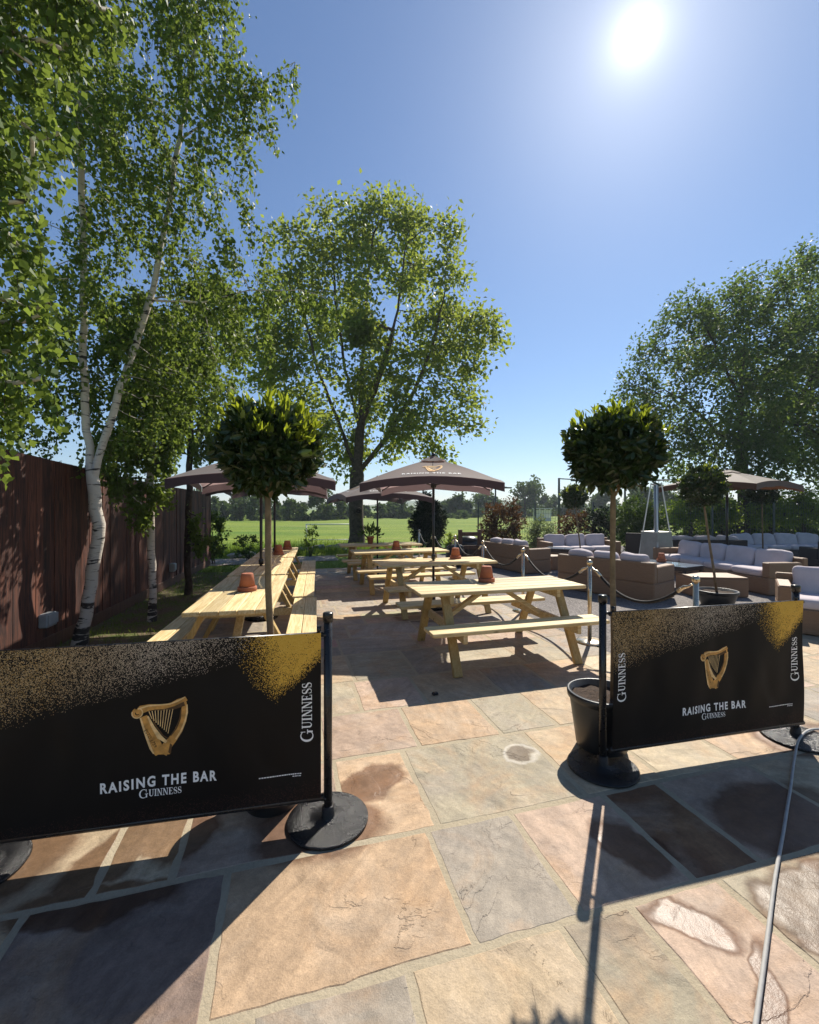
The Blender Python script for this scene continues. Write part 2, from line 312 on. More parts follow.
# ------------------------------------------------------------------ mesh builder
class MB:
    def __init__(s): s.v = []; s.f = []; s.mi = []; s.sm = []
    def add(s, vs, fs, mi=0, smooth=False):
        b = len(s.v); s.v += [tuple(x) for x in vs]
        for f in fs: s.f.append(tuple(b+i for i in f)); s.mi.append(mi); s.sm.append(smooth)
        return s
    def box(s, c, sz, M=None, mi=0, bev=.004):
        x, y, z = (q/2 for q in sz); b = min(bev, x*.4, y*.4, z*.4); vs = []; idx = {}
        # chamfered box: 24 vertices
        for sx in (-1, 1):
            for sy in (-1, 1):
                for sz_ in (-1, 1):
                    for k in range(3):
                        d = [x-b, y-b, z-b]; d[k] = (x, y, z)[k]
                        idx[(sx, sy, sz_, k)] = len(vs); vs.append(Vector((sx*d[0], sy*d[1], sz_*d[2])))
        fs = []
        def q(*ks): fs.append([idx[k] for k in ks])
        for g in (-1, 1):
            q(*[(g, a, c_, 0) for a, c_ in ((-1, -1), (1, -1), (1, 1), (-1, 1))])
            q(*[(a, g, c_, 1) for a, c_ in ((-1, -1), (1, -1), (1, 1), (-1, 1))])
            q(*[(a, c_, g, 2) for a, c_ in ((-1, -1), (1, -1), (1, 1), (-1, 1))])
        for a in (-1, 1):
            for c_ in (-1, 1):
                q((a, c_, -1, 0), (a, c_, 1, 0), (a, c_, 1, 1), (a, c_, -1, 1))
                q((a, -1, c_, 0), (a, 1, c_, 0), (a, 1, c_, 2), (a, -1, c_, 2))
                q((-1, a, c_, 1), (1, a, c_, 1), (1, a, c_, 2), (-1, a, c_, 2))
        for a in (-1, 1):
            for c_ in (-1, 1):
                for e in (-1, 1): q((a, c_, e, 0), (a, c_, e, 1), (a, c_, e, 2))
        ctr = Vector((0, 0, 0)); out = []
        for f in fs:
            n = (vs[f[1]]-vs[f[0]]).cross(vs[f[2]]-vs[f[0]]); mid = sum((vs[i] for i in f), Vector())/len(f)
            out.append(f if n.dot(mid) > 0 else f[::-1])
        c = Vector(c)
        return s.add([((M @ v) if M else v)+c for v in vs], out, mi)
    def beam(s, a, b, w, h, up=(0, 0, 1), mi=0, bev=.004):
        a, b = Vector(a), Vector(b); d = b-a; x = d.normalized(); y = Vector(up).cross(x)
        y = y.normalized() if y.length > 1e-5 else Vector((0, 1, 0)); z = x.cross(y)
        return s.box((a+b)/2, (d.length, w, h), Matrix((x, y, z)).transposed(), mi, bev)
    def tube(s, pts, rad, n=8, mi=0, caps=True, smooth=True):
        pts = [Vector(p) for p in pts]; rad = rad if isinstance(rad, (list, tuple)) else [rad]*len(pts)
        vs = []; fs = []; prev = None
        for i, p in enumerate(pts):
            d = (pts[min(i+1, len(pts)-1)]-pts[max(i-1, 0)]); d = d.normalized() if d.length > 1e-9 else Vector((0, 0, 1))
            if prev is None:
                prev = d.orthogonal().normalized()
            u = (prev-d*prev.dot(d)); u = u.normalized() if u.length > 1e-6 else d.orthogonal().normalized(); prev = u; w = d.cross(u)
            for k in range(n):
                a = 2*math.pi*k/n; vs.append(p+(u*math.cos(a)+w*math.sin(a))*rad[i])
        for i in range(len(pts)-1):
            for k in range(n):
                fs.append((i*n+k, i*n+(k+1) % n, (i+1)*n+(k+1) % n, (i+1)*n+k))
        s.add(vs, fs, mi, smooth)
        if caps:
            b = len(s.v)-len(vs)
            s.f.append(tuple(b+k for k in range(n))[::-1]); s.mi.append(mi); s.sm.append(False)
            e = b+(len(pts)-1)*n; s.f.append(tuple(e+k for k in range(n))); s.mi.append(mi); s.sm.append(False)
        return s
    def lathe(s, prof, c=(0, 0, 0), n=32, mi=0, smooth=True):
        c = Vector(c); vs = []; fs = []
        for (r, z) in prof:
            for k in range(n):
                a = 2*math.pi*k/n; vs.append(c+Vector((r*math.cos(a), r*math.sin(a), z)))
        for i in range(len(prof)-1):
            for k in range(n): fs.append((i*n+k, i*n+(k+1) % n, (i+1)*n+(k+1) % n, (i+1)*n+k))
        s.add(vs, fs, mi, smooth)
        b = len(s.v)-len(vs)
        if prof[0][0] > 1e-4: s.f.append(tuple(b+k for k in range(n))[::-1]); s.mi.append(mi); s.sm.append(False)
        if prof[-1][0] > 1e-4: e = b+(len(prof)-1)*n; s.f.append(tuple(e+k for k in range(n))); s.mi.append(mi); s.sm.append(False)
        return s
    def pillow(s, c, sz, M=None, e=.32, n=20, mi=0, rump=.0):
        c = Vector(c); vs = []; fs = []; m = n
        def sg(x, p): return math.copysign(abs(x)**p, x)
        for i in range(m+1):
            ph = -math.pi/2+math.pi*i/m
            for k in range(n*2):
                th = math.pi*k/n
                v = Vector((sz[0]/2*sg(math.cos(ph), e)*sg(math.cos(th), e), sz[1]/2*sg(math.cos(ph), e)*sg(math.sin(th), e), sz[2]/2*sg(math.sin(ph), .7)))
                if rump:
                    v *= 1+rump*math.sin(v.x*17+c.x*9)*math.sin(v.y*13+c.y*7+v.z*21)
                vs.append(c+(M @ v if M else v))
        N = n*2
        for i in range(m):
            for k in range(N): fs.append((i*N+k, i*N+(k+1) % N, (i+1)*N+(k+1) % N, (i+1)*N+k))
        return s.add(vs, fs, mi, True)
    def build(s, name, mats, parent=None, loc=None):
        me = bpy.data.meshes.new(name); me.from_pydata(s.v, [], s.f)
        for q in (mats if isinstance(mats, (list, tuple)) else [mats]): me.materials.append(MAT[q])
        me.polygons.foreach_set('material_index', s.mi); me.polygons.foreach_set('use_smooth', s.sm); me.update()
        o = bpy.data.objects.new(name, me); C.objects.link(o)
        if parent: o.parent = parent
        if loc is not None: o.location = loc
        return o
def tag(o, label=None, cat=None, group=None, kind=None):
    if label: o['label'] = label
    if cat: o['category'] = cat
    if group: o['group'] = group
    if kind: o['kind'] = kind
    return o
def empty(name, loc=(0, 0, 0), rz=0., label=None, cat=None, group=None):
    o = bpy.data.objects.new(name, None); C.objects.link(o); o.location = loc; o.rotation_euler = (0, 0, rz); o.empty_display_size = .1
    return tag(o, label, cat, group)
KIDS = {}
def kids(o): return [c for c in bpy.data.objects if c.parent == o]
def dup(o, loc=None, rz=None, label=None, parent=None):
    c = o.copy(); C.objects.link(c)
    if parent: c.parent = parent
    for ch in kids(o): dup(ch, parent=c)
    if loc is not None: c.location = loc
    if rz is not None: c.rotation_euler = (0, 0, rz)
    if label: c['label'] = label
    return c
def npmesh(name, V, nper, matname, parent=None, faces=None, smooth=False):
    """V: (N*nper, 3); each run of nper vertices is one face unless faces (per-leaf index lists) given"""
    V = np.asarray(V, dtype=np.float32); n = len(V)//nper
    me = bpy.data.meshes.new(name); me.vertices.add(len(V)); me.vertices.foreach_set('co', V.ravel())
    if faces is None: faces = [list(range(nper))]
    per = sum(len(f) for f in faces)
    loc = np.concatenate([np.array(f) for f in faces])
    li = (loc[None, :]+(np.arange(n)*nper)[:, None]).ravel().astype(np.int32)
    lens = np.array([len(f) for f in faces]); st0 = np.concatenate([[0], np.cumsum(lens)[:-1]])
    st = (st0[None, :]+(np.arange(n)*per)[:, None]).ravel().astype(np.int32)
    me.loops.add(len(li)); me.loops.foreach_set('vertex_index', li)
    me.polygons.add(len(st)); me.polygons.foreach_set('loop_start', st)
    me.update(calc_edges=True); me.validate()
    me.materials.append(MAT[matname])
    if smooth: me.polygons.foreach_set('use_smooth', [True]*len(me.polygons))
    o = bpy.data.objects.new(name, me); C.objects.link(o)
    if parent: o.parent = parent
    return o

# ------------------------------------------------------------------ foliage
def unit(a): return a/np.maximum(np.linalg.norm(a, axis=-1, keepdims=True), 1e-9)
def leaves(name, P, D, size, ratio, matname, parent, up=.3, var=.35, six=False, N=None):
    """kite shaped leaves with base at P pointing along D"""
    n = len(P); D = unit(D); rn = np.random.normal(size=(n, 3))
    if N is not None: rn = rn*.45+N
    rn[:, 2] += up
    S = unit(np.cross(D, unit(rn))); Nn = np.cross(S, D)
    L = size*(1+var*np.random.uniform(-1, 1, (n, 1))); W = L*ratio*.5
    if six:
        V = np.stack([P, P+D*L*.3+S*W*.85+Nn*L*.03, P+D*L*.65+S*W*.85+Nn*L*.02, P+D*L-Nn*L*.12, P+D*L*.65-S*W*.85+Nn*L*.02, P+D*L*.3-S*W*.85+Nn*L*.03], 1).reshape(-1, 3)
        return npmesh(name, V, 6, matname, parent, [[0, 1, 2, 3], [0, 3, 4, 5]])
    V = np.stack([P, P+D*L*.42+S*W+Nn*L*.06, P+D*L-Nn*L*.1, P+D*L*.42-S*W+Nn*L*.06], 1).reshape(-1, 3)
    return npmesh(name, V, 4, matname, parent)
def colonize(nodes, parents, attr, step, infl, kill, iters=140, grav=0.):
    nodes = [np.array(p, float) for p in nodes]; parents = list(parents)
    A = np.array(attr, float); alive = np.ones(len(A), bool)
    P = np.array(nodes); d = np.linalg.norm(A[:, None]-P[None], axis=2); near = d.argmin(1); nd = d.min(1)
    for it in range(iters):
        act = alive & (nd < infl)
        if not act.any():
            if not alive.any(): break
            infl *= 1.5
            if infl > 60: break
            continue
        idx = np.unique(near[act]); new = []
        ai = np.where(act)[0]; dirs = unit(A[ai]-np.array(nodes)[near[ai]])
        acc = np.zeros((len(nodes), 3)); np.add.at(acc, near[ai], dirs)
        for k in idx:
            v = acc[k]; l = np.linalg.norm(v)
            if l < 1e-3: v = np.random.normal(size=3); l = np.linalg.norm(v)
            v = v/l + np.random.normal(size=3)*.16 + np.array([0, 0, grav]); v /= np.linalg.norm(v)
            new.append((k, nodes[k]+v*step))
        b = len(nodes)
        for k, q in new: nodes.append(q); parents.append(k)
        Q = np.array([q for _, q in new]); dd = np.linalg.norm(A[:, None]-Q[None], axis=2); mi = dd.min(1); mk = dd.argmin(1)
        up = mi < nd; nd[up] = mi[up]; near[up] = b+mk[up]; alive &= nd > kill
        if len(nodes) > 9000: break
    return np.array(nodes), np.array(parents)
def skeleton_mesh(name, nodes, parents, rb, rt, matname, parent, power=.5, sides=6, wob=0., flare=1.0):
    n = len(nodes); flow = np.zeros(n); ch = [[] for _ in range(n)]
    for i in range(n):
        if parents[i] >= 0: ch[parents[i]].append(i)
    order = list(range(n))
    for i in reversed(order):           # children always come after parents
        if not ch[i]: flow[i] = 1
        if parents[i] >= 0: flow[parents[i]] += flow[i]
    rad = rt+(rb-rt)*(flow/flow.max())**power
    mb = MB(); starts = [(i, None) for i in range(n) if parents[i] < 0]
    while starts:
        i, frm = starts.pop(); pts = []; rr = []
        if frm is not None: pts.append(nodes[frm]); rr.append(min(rad[frm], rad[i]*1.25))
        cur = i
        while True:
            pts.append(nodes[cur]); rr.append(rad[cur])
            if not ch[cur]: break
            c = sorted(ch[cur], key=lambda k: -flow[k])
            for o in c[1:]: starts.append((o, cur))
            cur = c[0]
        if frm is None and flare > 1: 
            rr[0] *= flare; rr[1] *= 1+(flare-1)*.35
        if len(pts) > 1: mb.tube(pts, rr, 10 if rr[0] > .05 else (6 if rr[0] > .015 else 4), caps=False)
    return mb, flow, rad
def blob_points(blobs, n, shell=.35, clump=0):
    if clump:
        ce = blob_points(blobs, max(6, n//clump), .45); j = np.random.randint(0, len(ce), n); rm = float(np.median([b[1] for b in blobs])); sz = np.random.uniform(.10, .26, (len(ce), 1))*rm
        return ce[j]+np.random.normal(size=(n, 3))*sz[j]
    vol = np.array([b[1]*b[1]*b[1] for b in blobs])**.62; cnt = np.random.multinomial(n, vol/vol.sum()); out = []
    for (c, r), k in zip(blobs, cnt):
        d = unit(np.random.normal(size=(k, 3))); q = np.random.uniform(shell, 1, (k, 1))**(1/2.)
        sy = np.array([1, 1.0, 1])
        out.append(np.array(c)[None]+d*q*r*sy)
    return np.concatenate(out)
def tree(name, label, cat, lines, blobs, natt, nleaf, lsize, ratio, leafm, barkm, rb, rt=.005, step=.3, infl=2.2, kill=.45, spread=.22, hang=0., power=.5, group=None, flare=1.35, up=.4, droop=.25, maxflow=4, clump=0, leafy=()):
    """lines: [(points, start_line, start_index)] world polylines of trunk and main limbs; blobs: [(centre, radius)] the crown's volume"""
    base = Vector(lines[0][0][0]); root = empty(name, base, 0, label, cat, group)
    nodes = []; par = []; first = {}; span_ = {}
    for li, (pts, sl, si) in enumerate(lines):
        idx = []; n0 = len(nodes)
        for j, p in enumerate(pts):
            p = np.array(p, float)-np.array(base)
            if j == 0 and sl is not None: idx.append(first[sl][si]); continue
            if idx:
                a = nodes[idx[-1]]; k = max(1, int(np.linalg.norm(p-a)/step)); pi = idx[-1]
                for q in range(1, k+1):
                    w = a+(p-a)*q/k
                    if q < k: w = w+np.random.normal(size=3)*step*.05
                    nodes.append(w); par.append(pi); pi = len(nodes)-1
                idx.append(pi)
            else: nodes.append(p); par.append(-1); idx.append(len(nodes)-1)
        first[li] = idx; span_[li] = (n0, len(nodes))
    bb = [(np.array(c)-np.array(base), r) for c, r in blobs]; A = blob_points(bb, natt, clump=clump)
    if clump: A = np.concatenate([A, blob_points(bb, natt//6)])
    N, P = colonize(nodes, par, A, step, infl, kill)
    mbt, flow, rad = skeleton_mesh('trunk', N, P, rb, rt, barkm, root, power, flare=flare); tw = None
    tips = np.where((flow <= maxflow) & (np.arange(len(N)) >= len(nodes)))[0]
    if hang > 0:
        mb = MB(); pts = []; dr = []
        ends = np.where((flow <= 2) & (np.arange(len(N)) >= len(nodes)))[0]
        for li in leafy: a_, b_ = span_[li]; ends = np.concatenate([ends, np.repeat(np.arange(a_+(b_-a_)*2//5, b_), 2)])
        per = max(1, int(nleaf*.75/len(ends)))
        for e in ends:
            p0 = N[e]; h = hang*random.uniform(.35, 1.2); dx = np.random.normal(size=2)*.12*h; k = 5
            line = [p0+np.array([dx[0]*math.sqrt(q/k)*1.6, dx[1]*math.sqrt(q/k)*1.6, -h*(q/k)]) for q in range(k+1)]
            mb.tube(line, .0022, 3, caps=False)
            tt = np.random.uniform(0.03, 1, per); q = np.array(line); f = tt*k; i0 = np.minimum(f.astype(int), k-1); w = (f-i0)[:, None]
            base_p = q[i0]*(1-w)+q[i0+1]*w; off = np.random.normal(size=(per, 3))*.028*(1+hang)
            pts.append(base_p+off); d = np.random.normal(size=(per, 3))*.7; d[:, 2] -= .9; dr.append(d)
        tw = mb
        rest = int(nleaf*.25); j = np.random.choice(tips, rest); pts.append(N[j]+np.random.normal(size=(rest, 3))*spread*.6); d = np.random.normal(size=(rest, 3)); d[:, 2] -= .6; dr.append(d)
        LP, LD = np.concatenate(pts), np.concatenate(dr)
    else:
        j = np.random.choice(tips, nleaf); g = np.random.normal(size=(nleaf, 3))
        dirn = unit(N[j]-N[np.maximum(P[j], 0)])
        LP = N[j]+g*spread+dirn*np.random.uniform(0, spread, (nleaf, 1)); LD = np.random.normal(size=(nleaf, 3))*.8+dirn; LD[:, 2] -= droop
    if tw: mbt.add(tw.v, tw.f, 1, True)
    mbt.build('trunk', [barkm, 'twig'], root)
    leaves('crown', LP, LD, lsize, ratio, leafm, root, up)
    return root
def bush(name, label, cat, base, blobs, nleaf, lsize, ratio, leafm, group=None, stem=True, barkm='bark_dark', up=.5, sub=None):
    base = Vector(base); root = empty(name, base, 0, label, cat, group); b = np.array(base)
    P = blob_points(blobs, nleaf, .15); cnum = max(10, nleaf//40)
    cl = P[np.random.choice(len(P), cnum)]; j = np.random.choice(cnum, nleaf); rmean = np.mean([r for _, r in blobs])
    mixm = np.random.uniform(size=(nleaf, 1)) < .7
    P = np.where(mixm, cl[j]+np.random.normal(size=(nleaf, 3))*rmean*.13, P)-b
    P = P[P[:, 2] > .02]; ctr = np.mean([np.array(c) for c, _ in blobs], 0)-b
    D = unit(P-ctr)*.8+np.random.normal(size=P.shape)*.6
    leaves('foliage', P, D, lsize, ratio, leafm, root, up)
    if stem:
        mb = MB()
        for k in range(5):
            c, r = blobs[k % len(blobs)]; e = np.array(c)-b+np.random.normal(size=3)*r*.3
            mb.tube([(random.uniform(-.05, .05), random.uniform(-.05, .05), 0), tuple(e*.5+np.random.normal(size=3)*.03*r), tuple(e)], [.02*r+.008, .015*r+.006, .004], 5, caps=False)
        mb.build('stem', barkm, root)
    return root

# ------------------------------------------------------------------ prints: lettering and the harp
def strip(pts, ws):
    pts = [Vector(p) for p in pts]; L = []; Rr = []
    for i, p in enumerate(pts):
        d = (pts[min(i+1, len(pts)-1)]-pts[max(i-1, 0)]).normalized(); n = Vector((-d.y, d.x)); w = ws[i] if isinstance(ws, (list, tuple)) else ws
        L.append(p+n*w/2); Rr.append(p-n*w/2)
    return [[L[i], Rr[i], Rr[i+1], L[i+1]] for i in range(len(pts)-1)]
def rect(x0, y0, x1, y1): return [Vector((x0, y0)), Vector((x1, y0)), Vector((x1, y1)), Vector((x0, y1))]
def arc(cx, cy, rx, ry, a0, a1, n): return [(cx+rx*math.cos(R(a0+(a1-a0)*i/n)), cy+ry*math.sin(R(a0+(a1-a0)*i/n))) for i in range(n+1)]
def serif_word():
    """the stout maker's word in serif capitals, cap height 1, larger initial; returns (polygons, width)"""
    T, H, s = .17, .07, .07
    def serif(x, y, w=.34): return rect(x-w/2, y-s/2, x+w/2, y+s/2)
    def I(): return [rect(.17-T/2, 0, .17+T/2, 1), serif(.17, s/2), serif(.17, 1-s/2)], .36
    def Nn(): return [rect(.12, 0, .12+H, 1), rect(.66, 0, .66+H, 1), [Vector((.06, 1)), Vector((.26, 1)), Vector((.73, 0)), Vector((.60, 0))], serif(.15, s/2, .3), serif(.69, 1-s/2, .3), serif(.13, 1-s/2, .2)], .84
    def U():
        p = [rect(.10, .32, .10+T, 1), rect(.60, .32, .60+H, 1), serif(.185, 1-s/2), serif(.635, 1-s/2, .3)]
        return p+strip(arc(.4, .32, .225, .27, 180, 360, 10), [T, T*.95, .15, .13, .11, .10, .09, .08, .07, .07, .07]), .82
    def E(): return [rect(.12, 0, .12+T, 1), rect(.05, 0, .62, s), rect(.05, 1-s, .60, 1), rect(.25, .49, .48, .55), rect(.56, 0, .62, .25), rect(.54, .77, .60, 1), rect(.45, .40, .49, .64)], .70
    def S():
        c = arc(.32, .745, .20, .21, 30, 180, 9)+arc(.32, .70, .2, .2, 195, 225, 2)+[(.30, .53), (.42, .44)]+arc(.33, .27, .22, .22, 35, -150, 11)
        n = len(c); w = [.05+.13*math.exp(-((i/(n-1)-.5)/.2)**2) for i in range(n)]
        return strip(c, w)+[rect(.47, .66, .52, .98), rect(.09, .02, .14, .34)], .62
    def G():
        c = arc(.52, .5, .42, .47, 42, 330, 22); n = len(c); w = [.06+.12*math.exp(-((i/(n-1)-.48)/.22)**2) for i in range(n)]
        return strip(c, w)+[rect(.78, .05, .78+T*.85, .44), serif(.85, .45, .36), rect(.80, .62, .85, .98)], 1.08
    out = []; x = 0.
    for i, ch in enumerate((G, U, I, Nn, Nn, E, S, S)):
        p, w = ch(); k = 1.28 if i == 0 else 1.; dy = -.14 if i == 0 else 0.
        for q in p: out.append([Vector((x+v.x*k, v.y*k+dy)) for v in q])
        x += w*k+.02
    return out, x
def font_polys(txt, bold=.012, spacing=1.15):
    cu = bpy.data.curves.new('lettering', 'FONT'); cu.body = txt; cu.size = 1; cu.offset = bold; cu.space_character = spacing; cu.fill_mode = 'FRONT'; cu.resolution_u = 3
    o = bpy.data.objects.new('lettering', cu); C.objects.link(o); dg = bpy.context.evaluated_depsgraph_get(); me = bpy.data.meshes.new_from_object(o.evaluated_get(dg))
    V = [v.co.copy() for v in me.vertices]; out = [[Vector((V[i].x, V[i].y)) for i in f.vertices] for f in me.polygons]
    bpy.data.objects.remove(o); bpy.data.curves.remove(cu); bpy.data.meshes.remove(me)
    x0 = min(v.x for p in out for v in p); x1 = max(v.x for p in out for v in p); y1 = max(v.y for p in out for v in p)
    return [[Vector(((v.x-x0)/y1, v.y/y1)) for v in p] for p in out], (x1-x0)/y1
WORD, WORD_W = serif_word()
SLOGAN, SLOGAN_W = font_polys('RAISING THE BAR', .034, 1.28)
ESTD, ESTD_W = font_polys('ESTD 1759', .01, 1.1)
def harp_polys():
    """gold harp, height 1 (y up), centred: list of (polygon, material 0 gold / 1 light / 2 dark)"""
    def q(x, y): return Vector(((x-237)/210., (225-y)/210.))
    out = []
    def S(pts, ws, m):
        for p in strip([q(*a) for a in pts], [w/210. for w in ws]): out.append((p, m))
    S([(158, 160), (176, 150), (200, 146), (225, 148), (250, 152), (275, 150), (300, 141), (325, 127)], [14, 30, 24, 20, 20, 24, 30, 16], 0)      # neck
    S([(165, 146), (200, 139), (235, 142), (268, 143), (295, 134), (320, 121)], [5, 6, 5, 5, 6, 4], 1)
    S([(215, 158), (250, 163), (285, 158), (318, 146)], [3, 6, 12, 16], 2)
    S([(c[0], c[1]) for c in arc(163, 161, 13, 14, -60, 250, 12)], [11]*13, 0)                                                                    # scroll
    S([(c[0], c[1]) for c in arc(163, 161, 17, 18, -60, 200, 12)], [4]*13, 1)
    S([(183, 176), (193, 215), (205, 255), (220, 297), (233, 325)], [22, 30, 36, 42, 30], 0)                                                         # soundboard
    S([(173, 180), (181, 215), (191, 255), (203, 300), (213, 322)], [5, 6, 7, 7, 4], 1)
    S([(196, 178), (212, 222), (232, 262), (256, 284)], [5, 10, 16, 10], 1)
    S([(206, 180), (222, 222), (243, 258), (262, 272)], [3, 5, 6, 4], 2)
    S([(318, 140), (318, 175), (311, 210), (297, 245), (276, 276), (254, 302), (240, 325)], [14, 24, 26, 28, 30, 34, 38], 0)                          # pillar
    S([(327, 150), (327, 180), (320, 212), (306, 248), (288, 276)], [4, 6, 6, 6, 5], 1)
    S([(306, 168), (303, 200), (290, 235), (270, 262)], [4, 6, 6, 4], 2)
    out.append(([q(216, 326), q(224, 314), q(272, 322), q(266, 330)], 0)); out.append(([q(268, 290), q(276, 296), q(270, 330), q(262, 322)], 2))
    for i in range(9):
        t = i/8; S([(200+t*78, 160+t*2), (207+t*52+2, 190+t*70-t*t*8)], [2.6, 2.6], 1)
    return out
HARP = harp_polys()
def emit(mb, polys, f, mi=0):
    for k, p in enumerate(polys):
        e = (k % 7)*.00004
        vs = [f(v.x, v.y, e) for v in p]; mb.add(vs, [tuple(range(len(vs)))], mi)
def emit_harp(mb, f):
    for k, (p, m) in enumerate(HARP):
        e = {0: 0., 2: .0005, 1: .0010}[m]+(k % 9)*.00004
        mb.add([f(v.x, v.y, e) for v in p], [tuple(range(len(p)))], m)

# ------------------------------------------------------------------ SETTING: ground
def sheet(name, poly, z, m):
    mb = MB(); mb.add([(p[0], p[1], z) for p in poly], [tuple(range(len(poly)))]); o = mb.build(name, m); tag(o, kind='structure'); return o
mb = MB(); n = 64
mb.add([(2500*math.cos(2*math.pi*k/n), 2500*math.sin(2*math.pi*k/n), -.04) for k in range(n)], [tuple(range(n))])
tag(mb.build('field', 'field_grass'), kind='structure')
def uvpoly(pts, z): return [uv(a, b, z) for a, b in pts]
# mortar bed under the slabs (step-shaped outline), lounge surface, verge, far gravel
bed = MB(); bp = uvpoly([(-6, -4), (8.5, -4), (8.5, 3.9), (3.42, 3.9), (3.42, 11.7), (-1.35, 11.7), (-1.35, 2.9), (-6, 2.9)], -.002); nb = len(bp)
bed.add(bp+[p+Vector((0, 0, -.05)) for p in bp], [tuple(range(nb))]+[(i, i+nb, (i+1) % nb+nb, (i+1) % nb) for i in range(nb)])
tag(bed.build('patio_bed', 'mortar'), kind='structure')
sheet('lounge_gravel', uvpoly([(3.42, 3.9), (22, 3.9), (22, 16.5), (3.42, 14.2)], 0), -.006, 'gravel')
sheet('verge', uvpoly([(-8, 2.9), (-1.35, 2.9), (-1.35, 11.7), (-3.2, 12.2), (-8, 12.2)], 0), -.012, 'verge_soil')
sheet('gravel_path', uvpoly([(-4.6, 13.0), (-.2, 13.4), (1.5, 13.6), (1.5, 15.0), (-1.5, 14.9), (-4.6, 14.9)], 0), -.02, 'pale_gravel')
# slabs
ROWS = {(.86, 1.46): [-2.2, -1.5, -.75, -.12, .40, 1.0, 1.32, 1.78, 2.4, 3.0], (1.46, 2.065): [-1.75, -1.0, -.255, .66, 1.115, 1.68, 2.06, 2.75, 3.3],
        (2.065, 2.785): [-1.6, -.79, -.485, .27, .72, 1.60, 2.15, 2.75, 3.4], (2.785, 3.39): [-1.7, -.9, -.3, .22, .85, 1.45, 1.91, 2.5, 3.1],
        (3.39, 4.0): [-1.3, -.6, .0, .56, 1.1, 1.8, 2.3, 2.9, 3.4]}
PAL = {'tan': (.425, .325, .21), 'peach': (.46, .32, .20), 'pink': (.42, .305, .225), 'grey': (.315, .27, .215), 'olive': (.35, .30, .21), 'brown': (.29, .22, .155), 'cream': (.48, .39, .26), 'plum': (.22, .16, .13), 'rust': (.19, .095, .05)}
FIX = {(1.46, -1.0): 'plum', (1.46, -.255): 'peach', (1.46, .66): 'grey', (1.46, 1.115): 'pink', (1.46, 1.68): 'rust', (1.46, 2.06): 'pink', (2.065, -.79): 'cream', (2.065, -1.6): 'tan', (2.065, -.485): 'pink', (2.065, .27): 'peach', (2.065, .72): 'olive',
       (2.065, 1.60): 'tan', (2.065, 2.15): 'cream', (2.785, -.3): 'peach', (2.785, .22): 'pink', (2.785, .85): 'peach', (2.785, 1.45): 'olive', (2.785, 1.91): 'tan', (2.785, 2.5): 'cream', (.86, .40): 'tan', (.86, 1.0): 'olive', (.86, -.12): 'grey', (.86, 1.32): 'pink', (3.39, .0): 'olive', (3.39, .56): 'pink'}
sl = MB(); slabcol = []; slabr = []
def slab(u0, u1, v0, v1, col):
    g = .0135; u0 += g; u1 -= g; v0 += g; v1 -= g
    if u1-u0 < .06 or v1-v0 < .06: return
    P = []
    def edge(a, b):
        L = math.hypot(b[0]-a[0], b[1]-a[1]); k = max(2, int(L/.05)); w = random.uniform(0, 9)
        for i in range(k):
            t = i/k; j = random.uniform(-.002, .002) if i == 0 else (random.uniform(-.0025, .0025)+.0028*math.sin(t*7+w)*math.sin(t*math.pi)-(random.uniform(.003, .010) if random.random() < .04 else 0))
            nx, ny = -(b[1]-a[1])/L, (b[0]-a[0])/L
            P.append((a[0]+(b[0]-a[0])*t+nx*j, a[1]+(b[1]-a[1])*t+ny*j))
    c = [(u0, v0), (u1, v0), (u1, v1), (u0, v1)]; jt = lambda: random.uniform(-.004, .004); c = [(a+jt(), b+jt()) for a, b in c]
    for i in range(4): edge(c[i], c[(i+1) % 4])
    n = len(P); cu_, cv_ = (u0+u1)/2, (v0+v1)/2; tz = random.uniform(-.0015, .001)
    def ring(ins, z): return [uv(p[0]+(cu_-p[0])/max(.1, abs(cu_-p[0]))*min(ins, abs(cu_-p[0])) if abs(cu_-p[0]) > 1e-6 else p[0], p[1]+(cv_-p[1])/max(.1, abs(cv_-p[1]))*min(ins, abs(cv_-p[1])) if abs(cv_-p[1]) > 1e-6 else p[1], z) for p in P]
    vs = ring(0, -.016)+ring(.0015, -.003+tz)+ring(.006, tz)
    fs = []
    for k in range(2):
        for i in range(n): fs.append((k*n+i, k*n+(i+1) % n, (k+1)*n+(i+1) % n, (k+1)*n+i))
    fs.append(tuple(2*n+i for i in range(n))); sl.add(vs, fs, 0, False)
    rv = random.random(); slabcol.extend([(*col, 1)]*len(fs)); slabr.extend([rv]*len(fs))
